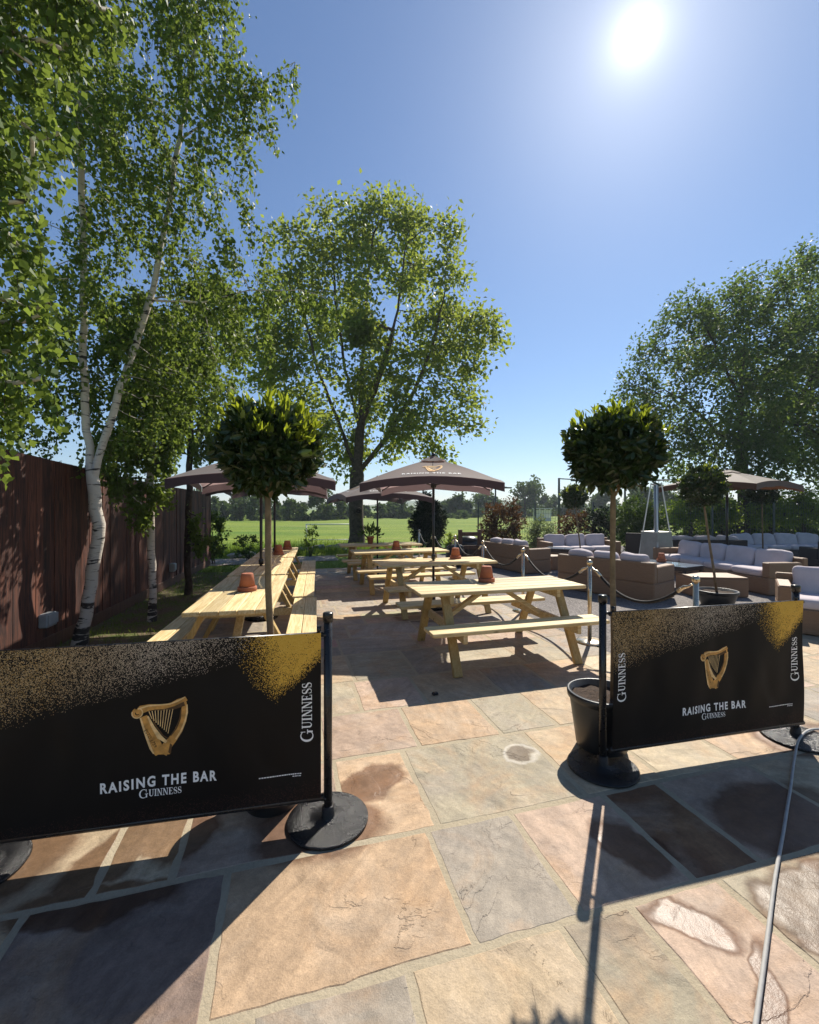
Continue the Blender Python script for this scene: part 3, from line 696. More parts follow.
def rowfill(v0, v1, ulo, uhi, joints=None):
    if joints is None: joints = []
    js = sorted(j for j in joints if ulo+.1 < j < uhi-.1)
    left = js[0] if js else ulo+random.uniform(.2, .9); xs = js or [left]
    while xs[0] > ulo+.35: xs.insert(0, max(ulo, xs[0]-random.choice((.45, .6, .75, .9))))
    while xs[-1] < uhi-.35: xs.append(min(uhi, xs[-1]+random.choice((.42, .6, .6, .75, .9))))
    if xs[0] > ulo: xs.insert(0, ulo) if xs[0]-ulo > .1 else xs.__setitem__(0, ulo)
    if xs[-1] < uhi: xs.append(uhi) if uhi-xs[-1] > .1 else xs.__setitem__(-1, uhi)
    for a, b in zip(xs, xs[1:]):
        key = (v0, round(a, 3)); nm = FIX.get(key) or random.choice((['tan', 'tan', 'peach', 'pink', 'grey', 'olive', 'brown', 'cream', 'tan'] if v0 < 3.9 else ['grey', 'grey', 'brown', 'tan', 'pink', 'olive', 'grey']))
        k = random.uniform(.88, 1.12); col = tuple(x*k for x in PAL[nm]); 
        if b-a > .55 and v1-v0 > .55 and not joints and random.random() < .3:
            mid = v0+(v1-v0)*.5; slab(a, b, v0, mid, col); slab(a, b, mid, v1, tuple(x*random.uniform(.85, 1.15) for x in PAL['tan']))
        else: slab(a, b, v0, v1, col)
v = -3.8
for h in (.6, .75, .6, .9, .6, .6, .61): rowfill(v, v+h, -6, 8.5) if v+h < .87 else None; v += h
rowfill(.25+.0, .86, -6, 8.5) if v < .86 else None
for (a, b), js in ROWS.items():
    rowfill(a, b, -6 if b < 2.9 else -1.35, 8.5 if b < 3.95 else (8.5 if a < 3.5 else 3.42), js)
v = 4.0
while v < 11.6:
    h = random.choice((.6, .6, .45, .75)); 
    if v+h > 11.35: h = 11.7-v
    rowfill(v, v+h, -1.35, 3.42); v += h
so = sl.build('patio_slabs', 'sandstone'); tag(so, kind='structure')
at_ = so.data.attributes.new('slab', 'FLOAT_COLOR', 'FACE'); at_.data.foreach_set('color', np.array(slabcol, dtype=np.float32).ravel())
at_ = so.data.attributes.new('rnd', 'FLOAT', 'FACE'); at_.data.foreach_set('value', np.array(slabr, dtype=np.float32))
# hills
mb = MB(); xs = np.linspace(-700, 900, 90); rows = 7
V = []
for j in range(rows):
    for x in xs:
        f = j/(rows-1); h = .45*(13+8*math.sin(x*.006+1)+5*math.sin(x*.017)+3*math.sin(x*.041+2))
        V.append((x, 330+f*420, -.5+f*max(2, h)*1.45))
nx = len(xs); mb.add(V, [(j*nx+i, j*nx+i+1, (j+1)*nx+i+1, (j+1)*nx+i) for j in range(rows-1) for i in range(nx-1)], 0, True)
tag(mb.build('hills', 'hill'), kind='structure')
# grass tufts on the verge and beyond the patio
def grass_patch(n, fn, h0, h1):
    P = np.array([fn() for _ in range(n)]); D = np.random.normal(size=(n, 3))*.35; D[:, 2] = 1
    return P, D, h0, h1
def vg():
    while True:
        q = uv(random.uniform(-2.9, -1.37), random.uniform(3.0, 12.0)); 
        if math.sin(q.x*3+q.y*1.3)+math.sin(q.y*2.1-q.x)+random.uniform(-1, 1.2) > -.2 or q.y > 8.5: return (q.x, q.y, -.012)
def fg():
    q = uv(random.uniform(-5, 4.5), 11.75+abs(random.gauss(0, 1.0))); return (q.x, q.y, -.04)
P = np.array([vg() for _ in range(4500)]+[fg() for _ in range(9000)]); D = np.random.normal(size=P.shape)*.35; D[:, 2] = 1
g = leaves('grass', P, D, .055, .12, 'grass_blade', None, 0., .5); tag(g, 'short grass growing thinly along the fence and past the patio edge', 'grass', kind='stuff')

# ------------------------------------------------------------------ fence on the left
FA, FB = Vector((-3.25, 1.0, 0)), Vector((-5.60, 12.2, 0))
fd = (FB-FA).normalized(); fl = (FB-FA).length; fence = empty('timber_fence', FA, math.atan2(fd.y, fd.x), 'tall dark brown closeboard timber fence running along the left side', 'fence')
mb = MB(); x = 0.; i = 0
while x < fl:
    w = random.uniform(.112, .128); h = 2.22-.24*(x/fl)+.02*math.sin(x*.7); y = random.uniform(-.010, .002)
    mb.box((x+w/2, y+random.uniform(-.003, .003), .16+(h-.16)/2), (w+.016, .016, h-.16), Matrix.Rotation(random.uniform(-.003, .003), 3, 'Y'), 0, .002); x += w-.006; i += 1
mb.build('boards', 'fence_board', fence)
MB().box((fl/2, -.004, .08), (fl, .034, .16)).build('gravel_board', 'brown_timber', fence)
for k in range(5):
    MB().box((k*2.6+.9, .07, 1.0), (.1, .1, 2.0)).build('fence_post', 'brown_timber', fence)
for z in (.5, 1.2, 1.8): MB().box((fl/2, .035, z), (fl, .04, .08)).build('rail', 'brown_timber', fence)
def on_fence(px): # along-fence distance of a pixel column
    k = (px-CX)/F; t = (k*FA.y-FA.x)/(fd.x-k*fd.y); return t
for px, py, w, h, lab in ((41, 620, .19, .15, 'grey electrical box low on the fence left of the large birch'), (169, 567.5, .15, .17, 'small grey electrical box on the fence between two slim birches')):
    t = on_fence(px); q = FA+fd*t; z = CAMH+(HZ-py)*q.y/F
    b = empty('electrical_box', (q.x, q.y, z), fence.rotation_euler.z, lab, 'electrical box', 'electrical boxes on the fence')
    MB().box((0, -.065, 0), (w, .09, h), bev=.012).build('body', 'grey_plastic', b)
    MB().box((0, -.118, .01), (w*.9, .014, h*.75), bev=.006).build('lid', 'grey_plastic', b)

# ------------------------------------------------------------------ picnic tables
PG = 'picnic tables on the patio'
def make_table():
    t = empty('picnic_table'); L = 1.9
    mb = MB()
    for k in range(5): mb.box((random.uniform(-.004, .004), (k-2)*.142, .732), (L, .137, .036), None, 0, .005)
    top = mb.build('tabletop', 'pine', t)
    MB().lathe([(.026, .7505), (.024, .7515), (.0, .7518)], n=16).build('umbrella_hole', 'post_black', t)
    for s in (-1, 1):
        mb = MB()
        for k in (-.5, .5): mb.box((random.uniform(-.004, .004), s*(.575)+k*.14, .435), (L, .135, .036), None, 0, .005)
        mb.build('bench_seat', 'pine', t)
        x = s*.66
        for q in (-1, 1):
            MB().beam((x, q*.60, -.004), (x, q*.235, .714), .044, .088, (1, 0, 0)).build('leg', 'pine_leg', t)
        for q in (-1, 1):
            for zz_ in (.372, .672):
                MB().lathe([(.013, 0), (.012, .004), (.006, .007), (0, .0075)], n=10).build('bolt', 'steel', t).matrix_local = Matrix.Translation((x+s*.0215, q*(.60-(zz_+.004)/.718*.365), zz_)) @ Matrix.Rotation(s*R(90), 4, 'Y')
        MB().box((x-s*.045, 0, .372), (.044, 1.36, .088)).build('cross_beam', 'pine', t)
        MB().box((x-s*.045, 0, .672), (.044, .66, .082)).build('cleat', 'pine', t)
        MB().beam((s*.575, 0, .40), (s*.10, 0, .70), .044, .07, (0, 1, 0)).build('brace', 'pine', t)
    return t
T0 = make_table(); CT = 'picnic table'
tabs = [((.934, 4.858), ANG, 'picnic table nearest on the right, in full sun beside the rope posts'),
        ((.396, 6.99), R(17), 'picnic table with the harp parasol standing through its top'),
        ((-.21, 8.75), R(16), 'third picnic table away in the right row, under no parasol'),
        ((-.70, 10.3), R(15), 'farthest picnic table of the right row, potted plant on it'),
        ((-1.69, 4.5), R(102), 'picnic table nearest along the fence, upturned pot on its near end'),
        ((-2.14, 6.45), R(102), 'middle picnic table of the row along the fence'),
        ((-2.55, 8.42), R(102), 'farthest picnic table of the row along the fence')]
tag(T0, cat=CT, group=PG)
TB = []
for i, ((x, y), a, lab) in enumerate(tabs):
    o = T0 if i == 0 else dup(T0)
    o.location = (x, y, .004); o.rotation_euler = (0, 0, a); o['label'] = lab; TB.append(o)

# upturned terracotta pots
def make_pot():
    o = empty('terracotta_pot'); tag(o, cat='flower pot', group='terracotta pots on the tables')
    MB().lathe([(.088, 0), (.094, .004), (.094, .042), (.088, .047)], n=36).build('rim', 'terracotta', o)
    MB().lathe([(.079, .046), (.058, .172), (.054, .178), (.014, .179), (.010, .174)], n=36).build('body', 'terracotta', o)
    return o
P0 = make_pot()
pots = [((.885, 5.0, .754), 'upturned terracotta pot on the nearest sunny picnic table'), ((.77, 7.28, .754), 'upturned terracotta pot on the table with the harp parasol'),
        ((-.27, 8.85, .754), 'upturned terracotta pot on the third table of the right row'), ((-1.66, 4.45, .754), 'upturned terracotta pot on the nearest table along the fence'),
        ((-2.38, 7.9, .754), 'upturned terracotta pot on the near half of the farthest fence table'), ((-2.50, 8.9, .754), 'upturned terracotta pot on the far end of the farthest fence table')]
for i, (p, lab) in enumerate(pots):
    o = P0 if i == 0 else dup(P0); o.location = p; o.rotation_euler = (0, 0, random.uniform(0, 6)); o['label'] = lab
q = empty('potted_plant', (-.93, 10.32, .754), 0, 'small leafy plant in a terracotta pot on the farthest right table', 'potted plant')
MB().lathe([(.055, 0), (.08, .13), (.092, .132), (.094, .175), (.084, .176), (.08, .15), (.0, .15)], n=28).build('pot', 'terracotta', q)
n = 160; Pp = np.random.normal(size=(n, 3))*np.array([.12, .1, .07])+np.array([0, 0, .27]); leaves('foliage', Pp, Pp-np.array([0, 0, .1]), .09, .5, 'shrub_leaf', q)

# ------------------------------------------------------------------ parasols
def make_parasol(label, half=1.0, zr=2.045, za=2.40, val=.115, cm='canopy_dark', vm='valance_dark', prints=True, pole_r=.021, droop=.10):
    u = empty('parasol'); tag(u, label, 'parasol')
    MB().tube([(0, 0, .0), (0, 0, za+.02)], pole_r, 14).build('pole', 'pole_black', u)
    MB().lathe([(.035, .78), (.035, .84), (.026, .86)], n=16).build('collar', 'post_black', u)
    MB().lathe([(.24, .0), (.24, .05), (.22, .07), (.035, .075), (.035, .26), (.026, .27)], n=32).build('base', 'base_black', u)
    def surf(k, a, b):   # panel k, a in -1..1 along edge, b 0 apex..1 rim
        e = b*(1+0*abs(a)); z = za+(zr-za)*b-.03*math.sin(math.pi*b)*(1-a*a)-droop*b*b*a*a
        x, y = a*half*e, -half*e*(1-.03*(1-a*a)*b)
        c, s = math.cos(k*math.pi/2), math.sin(k*math.pi/2)
        return Vector((x*c-y*s, x*s+y*c, z))
    mb = MB(); nb, na = 8, 10
    for k in range(4):
        vs = [surf(k, -1+2*i/na, .06+.94*j/nb) for j in range(nb+1) for i in range(na+1)]
        mb.add(vs, [(j*(na+1)+i, (j+1)*(na+1)+i, (j+1)*(na+1)+i+1, j*(na+1)+i+1) for j in range(nb) for i in range(na)], 0, True)
    cn = mb.build('canopy', cm, u)
    mb = MB()
    for k in range(4):
        vs = []
        for j in range(3):
            for i in range(na+1):
                a = -1+2*i/na; p = surf(k, a, 1.0); o = Vector((0, -1, 0)); c, s = math.cos(k*math.pi/2), math.sin(k*math.pi/2)
                f = j/2; vs.append(p+Vector((0, 0, -val*f*(1-.1*math.cos(a*9))))+Vector((s, -c, 0))*(.004+.01*f*math.sin(a*14+k)))
        mb.add(vs, [(j*(na+1)+i, (j+1)*(na+1)+i, (j+1)*(na+1)+i+1, j*(na+1)+i+1) for j in range(2) for i in range(na)], 0, True)
    mb.build('valance', vm, cn)
    mb = MB()
    for k in range(4):
        vs = []
        for j in range(4):
            for i in range(7):
                a = -1+2*i/6; p = surf(k, a, .02+.17*j/3); vs.append(p+Vector((0, 0, .045-.008*j)))
        mb.add(vs, [(j*7+i, (j+1)*7+i, (j+1)*7+i+1, j*7+i+1) for j in range(3) for i in range(6)], 0, True)
    mb.build('vent_cap', cm, cn)
    MB().lathe([(.03, za+.02), (.034, za+.06), (.02, za+.085), (.0, za+.09)], n=14).build('finial', 'post_black', u)
    MB().lathe([(.04, zr-.12), (.045, zr-.11), (.045, zr-.05), (.03, zr-.04)], n=14).build('hub', 'post_black', u)
    for k in range(8):
        a = k*math.pi/4+math.pi/4; r = half*(math.sqrt(2) if k % 2 == 0 else .97); r *= .985
        d = Vector((math.cos(a), math.sin(a), 0)); sag = .0 if k % 2 == 0 else .02
        MB().beam(d*.03+Vector((0, 0, za-.03)), d*r+Vector((0, 0, zr-.025-sag-(droop if k % 2 == 0 else 0))), .014, .018).build('rib', 'post_black', u)
        MB().beam(d*.04+Vector((0, 0, zr-.08)), d*r*.5+Vector((0, 0, (za+zr)/2-.06-sag-(droop*.3 if k % 2 == 0 else 0))), .010, .014).build('strut', 'post_black', u)
    if prints:
        for k in range(4):
            def f2(x, y, e, side):   # x along the edge, y up the slope from the rim (metres)
                b = 1-y/half; a = x/(half*max(b, .05)); p = surf(k, a, b)
                c, s = math.cos(k*math.pi/2), math.sin(k*math.pi/2); nrm = Vector((s*.33, -c*.33, 1)).normalized()
                return p+nrm*(.006+e)*side
            mb = MB(); 
            for side in (1, -1): emit_harp(mb, lambda x, y, e: f2(x*.34, .47+y*.34, e, side))
            mb.build('harp_print', ['gold_print', 'gold_light', 'gold_dark'], cn)
            mb = MB(); sh = .062
            for side in (1, -1): emit(mb, SLOGAN, lambda x, y, e: f2((x-SLOGAN_W/2)*sh, .16+y*sh, e, side))
            mb.build('slogan_print', 'white_print', cn)
    return u
U0 = make_parasol('dark harp-printed parasol over the second table of the right row', 1.0); U0['group'] = 'dark printed parasols'
U0.location = (.385, 7.0, 0); U0.rotation_euler = (0, 0, R(-5))
dup(U0, (-.76, 10.32, -.12), R(22), 'dark parasol over the farthest right table, before the thick tree trunk')
dup(U0, (-2.17, 6.36, 0), R(14), 'dark parasol over the middle table along the fence, partly behind the bay tree')
dup(U0, (-2.62, 8.45, -.03), R(10), 'dark parasol over the farthest table along the fence')
UB = make_parasol('large beige square parasol over the lounge seating by the right tree', 1.15, 2.25, 2.56, .14, 'canopy_beige', 'valance_brown', False, .03); UB.location = (8.25, 11.3, 0); UB.rotation_euler = (0, 0, R(28))

# ------------------------------------------------------------------ cafe barriers
def barrier(label, A, B, shift, front, g0, g1, both=True):
    A, B = Vector((*A, 0)), Vector((*B, 0)); d = B-A; L = d.length; r = empty('cafe_barrier', A, math.atan2(d.y, d.x), label, 'barrier', 'black printed barriers')
    for x in (0, L):
        p = MB().tube([(x, 0, .02), (x, 0, 1.035)], .0215, 18).build('post', 'post_black', r)
        MB().lathe([(.0, 1.018), (.0265, 1.018), (.0265, 1.060), (.0245, 1.0645), (0, 1.065)], (x, 0, 0), 18).build('cap', 'post_black', p)
        MB().lathe([(.203, .002), (.206, .006), (.205, .014), (.200, .0165), (.12, .018), (.034, .019), (.032, .024), (.030, .075), (.022, .08)], (x, 0, 0), 56).build('base', 'base_black', p)
        for z in (.955, .12):
            s = 1 if x == 0 else -1
            MB().tube([(x, 0, z-.01), (x+s*.012, -.012, z), (x+s*(.03+abs(shift)*.5), front, z)], .009, 8).build('hook', 'post_black', p)
        MB().tube([(x+(.045 if x == 0 else -.045), front, .96), (x+(.045 if x == 0 else -.045), front, 1.0)], [.006, .013], 10).build('knob', 'post_black', p)
    x0, x1 = g0+shift, L-g1+shift; zt, zb = .955, .125; w = x1-x0; HB = .0135
    for z in (zt, zb): MB().tube([(x0-.01, front, z), (x1+.012, front, z)], .0135 if z == zt else .017, 12).build('rail', 'post_black', r)
    def wav(s, t): return front-.0145-.010*math.sin(s*17+t*3)*math.sin(t*3.1416)-.003*math.sin(s*41+1+t*5)*math.sin(t*3.1416)
    nx, nz = 60, 16; vs = [(x0+w*i/nx, wav(i/nx, j/nz), zt+.012-(zt-zb+.016)*j/nz) for j in range(nz+1) for i in range(nx+1)]
    mb = MB(); mb.add(vs, [(j*(nx+1)+i, (j+1)*(nx+1)+i, (j+1)*(nx+1)+i+1, j*(nx+1)+i+1) for j in range(nz) for i in range(nx)], 0, True)
    b = mb.build('banner', 'banner_cloth', r); ul = b.data.uv_layers.new(name='UVMap')
    for lp in b.data.loops:
        j, i = divmod(lp.vertex_index, nx+1); ul.data[lp.index].uv = (i/nx, j/nz)
    H = zt-zb+.016
    def pt(x, z, e):
        s = (x-x0)/w; t = (zt+.012-z)/H; return Vector((x, wav(s, t)-.0022-e, z))
    xc = (x0+x1)/2; zz = lambda f: zt+.012-H*f
    mb = MB(); emit_harp(mb, lambda x, y, e: pt(xc+x*.268, zz(.475)+y*.268, e)); hp = mb.build('harp_emblem', ['gold_print', 'gold_light', 'gold_dark'], b)
    mb = MB(); sh = .014
    emit(mb, ESTD, lambda x, y, e: pt(xc-.049+(x-ESTD_W/2)*sh*.42+y*sh*.95, zz(.535)-(x-ESTD_W/2)*sh*.92+y*sh*.3, e+.0016)); mb.build('date_lettering', 'gold_dark', b)
    mb = MB(); sh = .50/SLOGAN_W
    emit(mb, SLOGAN, lambda x, y, e: pt(xc+(x-SLOGAN_W/2)*sh, zz(.80)+y*sh*1.32, e)); mb.build('slogan_lettering', 'white_print', b)
    mb = MB(); sh = .185/WORD_W
    emit(mb, WORD, lambda x, y, e: pt(xc+(x-WORD_W/2)*sh, zz(.855)+y*sh*1.1, e)); mb.build('brand_lettering', 'white_print', b)
    sh = .30/WORD_W
    for xx in ((x0+.085, x1-.045) if both else (x1-.045,)):
        mb = MB(); emit(mb, WORD, lambda x, y, e: pt(xx-y*sh*1.05, zz(.47)+(x-WORD_W/2)*sh, e)); mb.build('brand_lettering', 'white_print', b)
    mb = MB(); random.seed(5); x = x1-.30
    while x < x1-.10:
        q = random.uniform(.004, .012); mb.add([pt(x, zz(.83), 0), pt(x+q, zz(.83), 0), pt(x+q, zz(.83)+.005, 0), pt(x, zz(.83)+.005, 0)], [(0, 1, 2, 3)]); x += q+.0025
    x = x1-.14
    while x < x1-.10:
        q = random.uniform(.004, .01); mb.add([pt(x, zz(.842), 0), pt(x+q, zz(.842), 0), pt(x+q, zz(.842)+.004, 0), pt(x, zz(.842)+.004, 0)], [(0, 1, 2, 3)]); x += q+.003
    mb.build('small_print', 'white_print', b)
    return r
barrier('black banner barrier on the left, before the bay tree and fence', (-1.93, 1.915), (-.418, 2.23), -.005, -.005, .03, .03, False)
barrier('black banner barrier on the right, beside the open plant pot', (1.19, 2.68), (2.69, 3.03), .03, -.035, .0, .03)

# ------------------------------------------------------------------ bay lollipop trees
BG = 'lollipop bay trees'
def bay(label, base, stem_top, crown_c, rx, rz, pot_r, pot_h, nl, ls, stem_off=(0, 0), pot=True, shoots=40):
    base = Vector(base); r = empty('bay_tree', base, 0, label, 'bay tree', BG); cc = Vector(crown_c)-base
    if pot:
        p = MB().lathe([(pot_r*.72, .0), (pot_r*.74, .006), (pot_r*.93, pot_h-.06), (pot_r*.93, pot_h-.045), (pot_r, pot_h-.042), (pot_r*1.02, pot_h-.004), (pot_r, pot_h), (pot_r*.92, pot_h), (pot_r*.89, pot_h-.05), (pot_r*.3, pot_h-.048)], n=48).build('pot', 'plastic_pot', r)
        mb = MB(); vs = [(0, 0, pot_h-.035)]
        for j in range(1, 5):
            for k in range(24):
                a = k*math.pi/12; q = pot_r*.9*j/4; vs.append((q*math.cos(a), q*math.sin(a), pot_h-.04+random.uniform(-.01, .012)))
        fs = [(0, 1+k, 1+(k+1) % 24) for k in range(24)]+[(1+(j-1)*24+k, 1+j*24+k, 1+j*24+(k+1) % 24, 1+(j-1)*24+(k+1) % 24) for j in range(1, 4) for k in range(24)]
        mb.add(vs, fs, 0, True); mb.build('soil', 'soil', p)
    s0 = Vector((stem_off[0], stem_off[1], pot_h-.06 if pot else 0)); e = cc+Vector((0, 0, -rz*.2)); w = Vector((.006, .004, 0))
    mb = MB(); mb.tube([s0, s0.lerp(e, .25)+w, s0.lerp(e, .55)-w, s0.lerp(e, .8), e], [.021, .019, .0175, .017, .014], 12)
    for k in range(26):
        d = unit(np.random.normal(size=3)); tip = cc+Vector((d[0]*rx*.75, d[1]*rx*.75, d[2]*rz*.75)); st = s0.lerp(e, random.uniform(.84, 1))
        mb.tube([st, st.lerp(tip, .5)+Vector((0, 0, .02)), tip], [.009, .006, .003], 5, caps=False)
    mb.build('stem', 'bay_stem', r)
    d = unit(np.random.normal(size=(nl//8, 3))); rad = np.random.uniform(.45, 1, (nl//8, 1))**.5*.93
    lump = 1+.10*np.sin(d[:, :1]*7+d[:, 1:2]*5+cc.x*9)+.09*np.sin(d[:, 2:3]*9+d[:, :1]*4)+np.abs(np.random.normal(size=(len(d), 1)))*.07
    low = np.where(d[:, 2:3] < 0, 1.0, 1.0)
    cl = d*rad*lump*np.array([rx, rx, rz])*low
    j = np.repeat(np.arange(nl//8), 8); P = cl[j]+np.random.normal(size=(len(j), 3))*.012; D = unit(cl[j]/np.array([rx, rx, rz]))*.5+np.random.normal(size=(len(j), 3))*.75; D[:, 2] += .2
    leaves('crown', P+np.array(cc), D, ls, .42, 'bay_leaf', r, .4, .3, True)
    m = nl//shoots; d = unit(np.random.normal(size=(m*3, 3))+np.array([0.1, .15, .55])); d = d[d[:, 2] > .05][:m]; j = np.repeat(np.arange(len(d)), 7)
    P = (d*np.array([rx, rx, rz])*np.random.uniform(.85, 1.22, (len(d), 1)))[j]+np.random.normal(size=(len(j), 3))*.008; D = d[j]*.6+np.random.normal(size=(len(j), 3))*.35; D[:, 2] += .75
    leaves('young_leaves', P+np.array(cc), D, ls*.85, .34, 'bay_shoot', r, .2, .3, True)
    return r
bay('lollipop bay tree behind the left banner, bright new shoots on top', (-.75, 2.385, .0), None, at(267, 451, 2.37), .255, .235, .195, .36, 5200, .058, shoots=50)
bay('lollipop bay tree in a black pot behind the right banner', (1.28, 2.9, .024), None, at(613, 452, 2.78), .275, .235, .215, .36, 5400, .06, (.06, -.04), shoots=95)
bay('lollipop bay tree with leaning stem in a wide pot by the wicker footstool', (5.06, 7.16, 0), None, at(702, 487, 7.1), .345, .31, .30, .25, 3600, .066, shoots=150)
bay('small lollipop bay tree far off behind the wicker sofas', (4.85, 12.3, 0), None, at(575, 497, 12.3), .33, .29, .24, .3, 2000, .09, shoots=90)
bay('dark lollipop bay tree under the large beige parasol', (9.75, 12.0, 0), None, at(762, 492, 12.0), .36, .32, .24, .3, 2000, .09, shoots=150)

# ------------------------------------------------------------------ rope posts
SG = 'chrome rope posts'
ps = [((2.62, 3.98), 'chrome rope post partly behind the right banner'), ((2.15, 5.19), 'chrome rope post nearest beyond the sunny picnic table bench'), ((1.765, 6.76), 'chrome rope post behind the right end of the nearest picnic table'),
      ((1.40, 8.3), 'chrome rope post at the near corner of the left wicker sofa back'), ((1.03, 9.85), 'chrome rope post between second table pot and timber rail'), ((.62, 11.3), 'chrome rope post in front of the dark cypress, right one'), ((.28, 12.6), 'chrome rope post in front of the dark cypress, left one'),
      ((3.05, 2.75+.0), 'x')][:7]
def stanchion():
    r = empty('rope_post'); tag(r, cat='rope post', group=SG)
    MB().lathe([(.16, .002), (.162, .01), (.15, .022), (.06, .032), (.028, .036)], n=40).build('base', 'chrome', r)
    MB().tube([(0, 0, .03), (0, 0, .93)], .0235, 18).build('pole', 'chrome', r)
    MB().lathe([(.0245, .925), (.034, .93), (.034, .955), (.028, .97), (.02, .978), (0, .982)], n=24).build('cap', 'chrome', r)
    return r
S0_ = stanchion()
for i, (p, lab) in enumerate(ps):
    o = S0_ if i == 0 else dup(S0_); o.location = (*p, 0); o['label'] = lab
rl = ['black rope from the post behind the right banner to the next', 'black rope hanging behind the nearest picnic table', 'black rope hanging in front of the wicker sofa back', 'black rope running from left wicker sofa toward timber rail',
      'black rope before the timber rail', 'black rope between the two posts before the cypress']
for i in range(6):
    a, b = Vector((*ps[i][0], .90)), Vector((*ps[i+1][0], .90)); d = (b-a).normalized(); a2, b2 = a+d*.11, b-d*.11
    r = empty('barrier_rope', a, 0, rl[i], 'rope', 'black ropes between the posts')
    f = lambda t: (a2.lerp(b2, t)+Vector((0, 0, -.04-.24*4*t*(1-t))))-a
    MB().tube([f(k/20) for k in range(21)], .0165, 10).build('cord', 'rope', r)
    for (p0, t0) in ((a, 0), (b, 1)):
        e = f(t0); m2 = f(.06 if t0 == 0 else .94); s = (p0-a)+(d if t0 == 0 else -d)*.035
        MB().tube([s, s.lerp(e, .5)+Vector((0, 0, -.012)), e, m2], [.008, .012, .018, .0185], 10).build('end_hook', 'chrome', r)

# ------------------------------------------------------------------ wicker lounge furniture
def sofa(label, center, rz, L, D=.8, nc=3, arms=(1, 1), wm='rattan', cm='cushion', cat='sofa', name='wicker_sofa', hb=.68, ha=.60, base=True):
    """local: faces -y, back at +y"""
    r = empty(name, (*center, 0), rz, label, cat, 'wicker lounge seats'); aw = .15
    MB().box((0, 0, .165), (L, D, .31), bev=.015).build('seat_base', wm, r)
    MB().box((0, D/2-.055, (.32+hb)/2), (L, .11, hb-.32), bev=.015).build('backrest', wm, r)
    for s, on in zip((-1, 1), arms):
        if on: MB().box((s*(L/2-aw/2), -.056, (.322+ha)/2), (aw, D-.115, ha-.322), bev=.015).build('armrest', wm, r)
    x0 = -L/2+(aw if arms[0] else 0)+.01; x1 = L/2-(aw if arms[1] else 0)-.01; w = (x1-x0)/nc
    for k in range(nc):
        MB().pillow((x0+w*(k+.5), -.07, .385), (w-.008, D-.15, .15), None, .22, 14, 0, .006).build('seat_cushion', cm, r)
        t = random.uniform(-.09, .09); M = Matrix.Rotation(R(-13)+random.uniform(-.05, .03), 3, 'X') @ Matrix.Rotation(t, 3, 'Y') @ Matrix.Rotation(R(90), 3, 'X')
        MB().pillow((x0+w*(k+.5), D/2-.19, .585), (w-.02, .43, .18), M, .36, 16, 0, .055).build('back_cushion', cm, r)
    return r
def span(p, q, side, D=.8):  # centre and rotation for a sofa whose back outer edge runs p->q, seat on the given side (+1: right of p->q)
    p, q = Vector(p), Vector(q); d = (q-p); L = d.length; d.normalize(); n = Vector((d.y, -d.x))*side
    c = (p+q)/2+n*D/2; return (c.x, c.y), math.atan2(n.y, n.x)+math.pi/2, L
c, a, L = span((2.95, 8.72), (4.07, 7.25), -1, .85); sofa('long wicker sofa with its back to the rope posts, nearest row', c, a, L, .8, 3)
c, a, L = span((2.05, 12.1), (2.81, 10.5), -1, .8); sofa('wicker sofa with its back to the tables, before the red maple', c, a, L, .8, 3)
c, a, L = span((6.98, 11.15), (7.32, 7.98), 1, .8); sofa('long four-cushion wicker sofa facing left in front of the beige parasol', c, a, L, .8, 4)
sofa('wicker sofa with pale cushions far off, facing the camera, before dark shrubs', (5.12, 13.2), R(8), 2.3, .8, 3)
sofa('wicker armchair at the right picture edge behind the right banner', (5.62, 5.5), R(-38), 1.5, .85, 2, (1, 1), cat='armchair', name='wicker_armchair')
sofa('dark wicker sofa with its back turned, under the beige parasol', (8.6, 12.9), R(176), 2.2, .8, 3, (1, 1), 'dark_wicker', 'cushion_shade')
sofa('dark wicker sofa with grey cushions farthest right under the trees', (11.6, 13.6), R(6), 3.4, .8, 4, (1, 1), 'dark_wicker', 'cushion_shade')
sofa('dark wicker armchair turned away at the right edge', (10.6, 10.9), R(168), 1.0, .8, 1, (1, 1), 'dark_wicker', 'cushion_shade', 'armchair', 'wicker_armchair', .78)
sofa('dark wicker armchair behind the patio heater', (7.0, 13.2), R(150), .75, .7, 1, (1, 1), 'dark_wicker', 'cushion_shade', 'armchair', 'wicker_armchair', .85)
def stool(label, c, rz, sz, m='rattan'):
    r = empty('wicker_footstool', (*c, 0), rz, label, 'footstool', 'wicker footstools')
    MB().box((0, 0, sz[2]/2), sz, bev=.015).build('body', m, r); MB().box((0, 0, sz[2]+.012), (sz[0]*.98, sz[1]*.98, .02), bev=.006).build('lid', m, r); return r
stool('wicker footstool in front of the four-cushion sofa', (5.62, 8.12), R(-6), (.95, .62, .33))
stool('small wicker footstool by the low glass table far off', (3.85, 11.5), R(10), (.5, .5, .33))
def low_table(label, c, rz, w, d, h):
    r = empty('coffee_table', (*c, 0), rz, label, 'table', 'low glass-topped tables')
    for sx in (-1, 1):
        for sy in (-1, 1): MB().box((sx*(w/2-.04), sy*(d/2-.04), (h-.02)/2), (.05, .05, h-.02)).build('leg', 'dark_wicker', r)
    MB().box((0, 0, h-.055), (w-.02, d-.02, .07), bev=.008).build('frame', 'dark_wicker', r); MB().box((0, 0, h-.008), (w, d, .012), bev=.003).build('glass_top', 'glass_top', r); return r
low_table('glass-topped table with a terracotta pot between the wicker sofas', (5.25, 9.0), R(-62), 1.25, .65, .47)
low_table('pale blue glass-topped table between the far wicker sofas', (4.15, 12.05), R(-30), .7, .6, .5)
o = dup(P0, (5.30, 9.15, .474), 1.1, 'upturned terracotta pot on the glass table between wicker sofas')

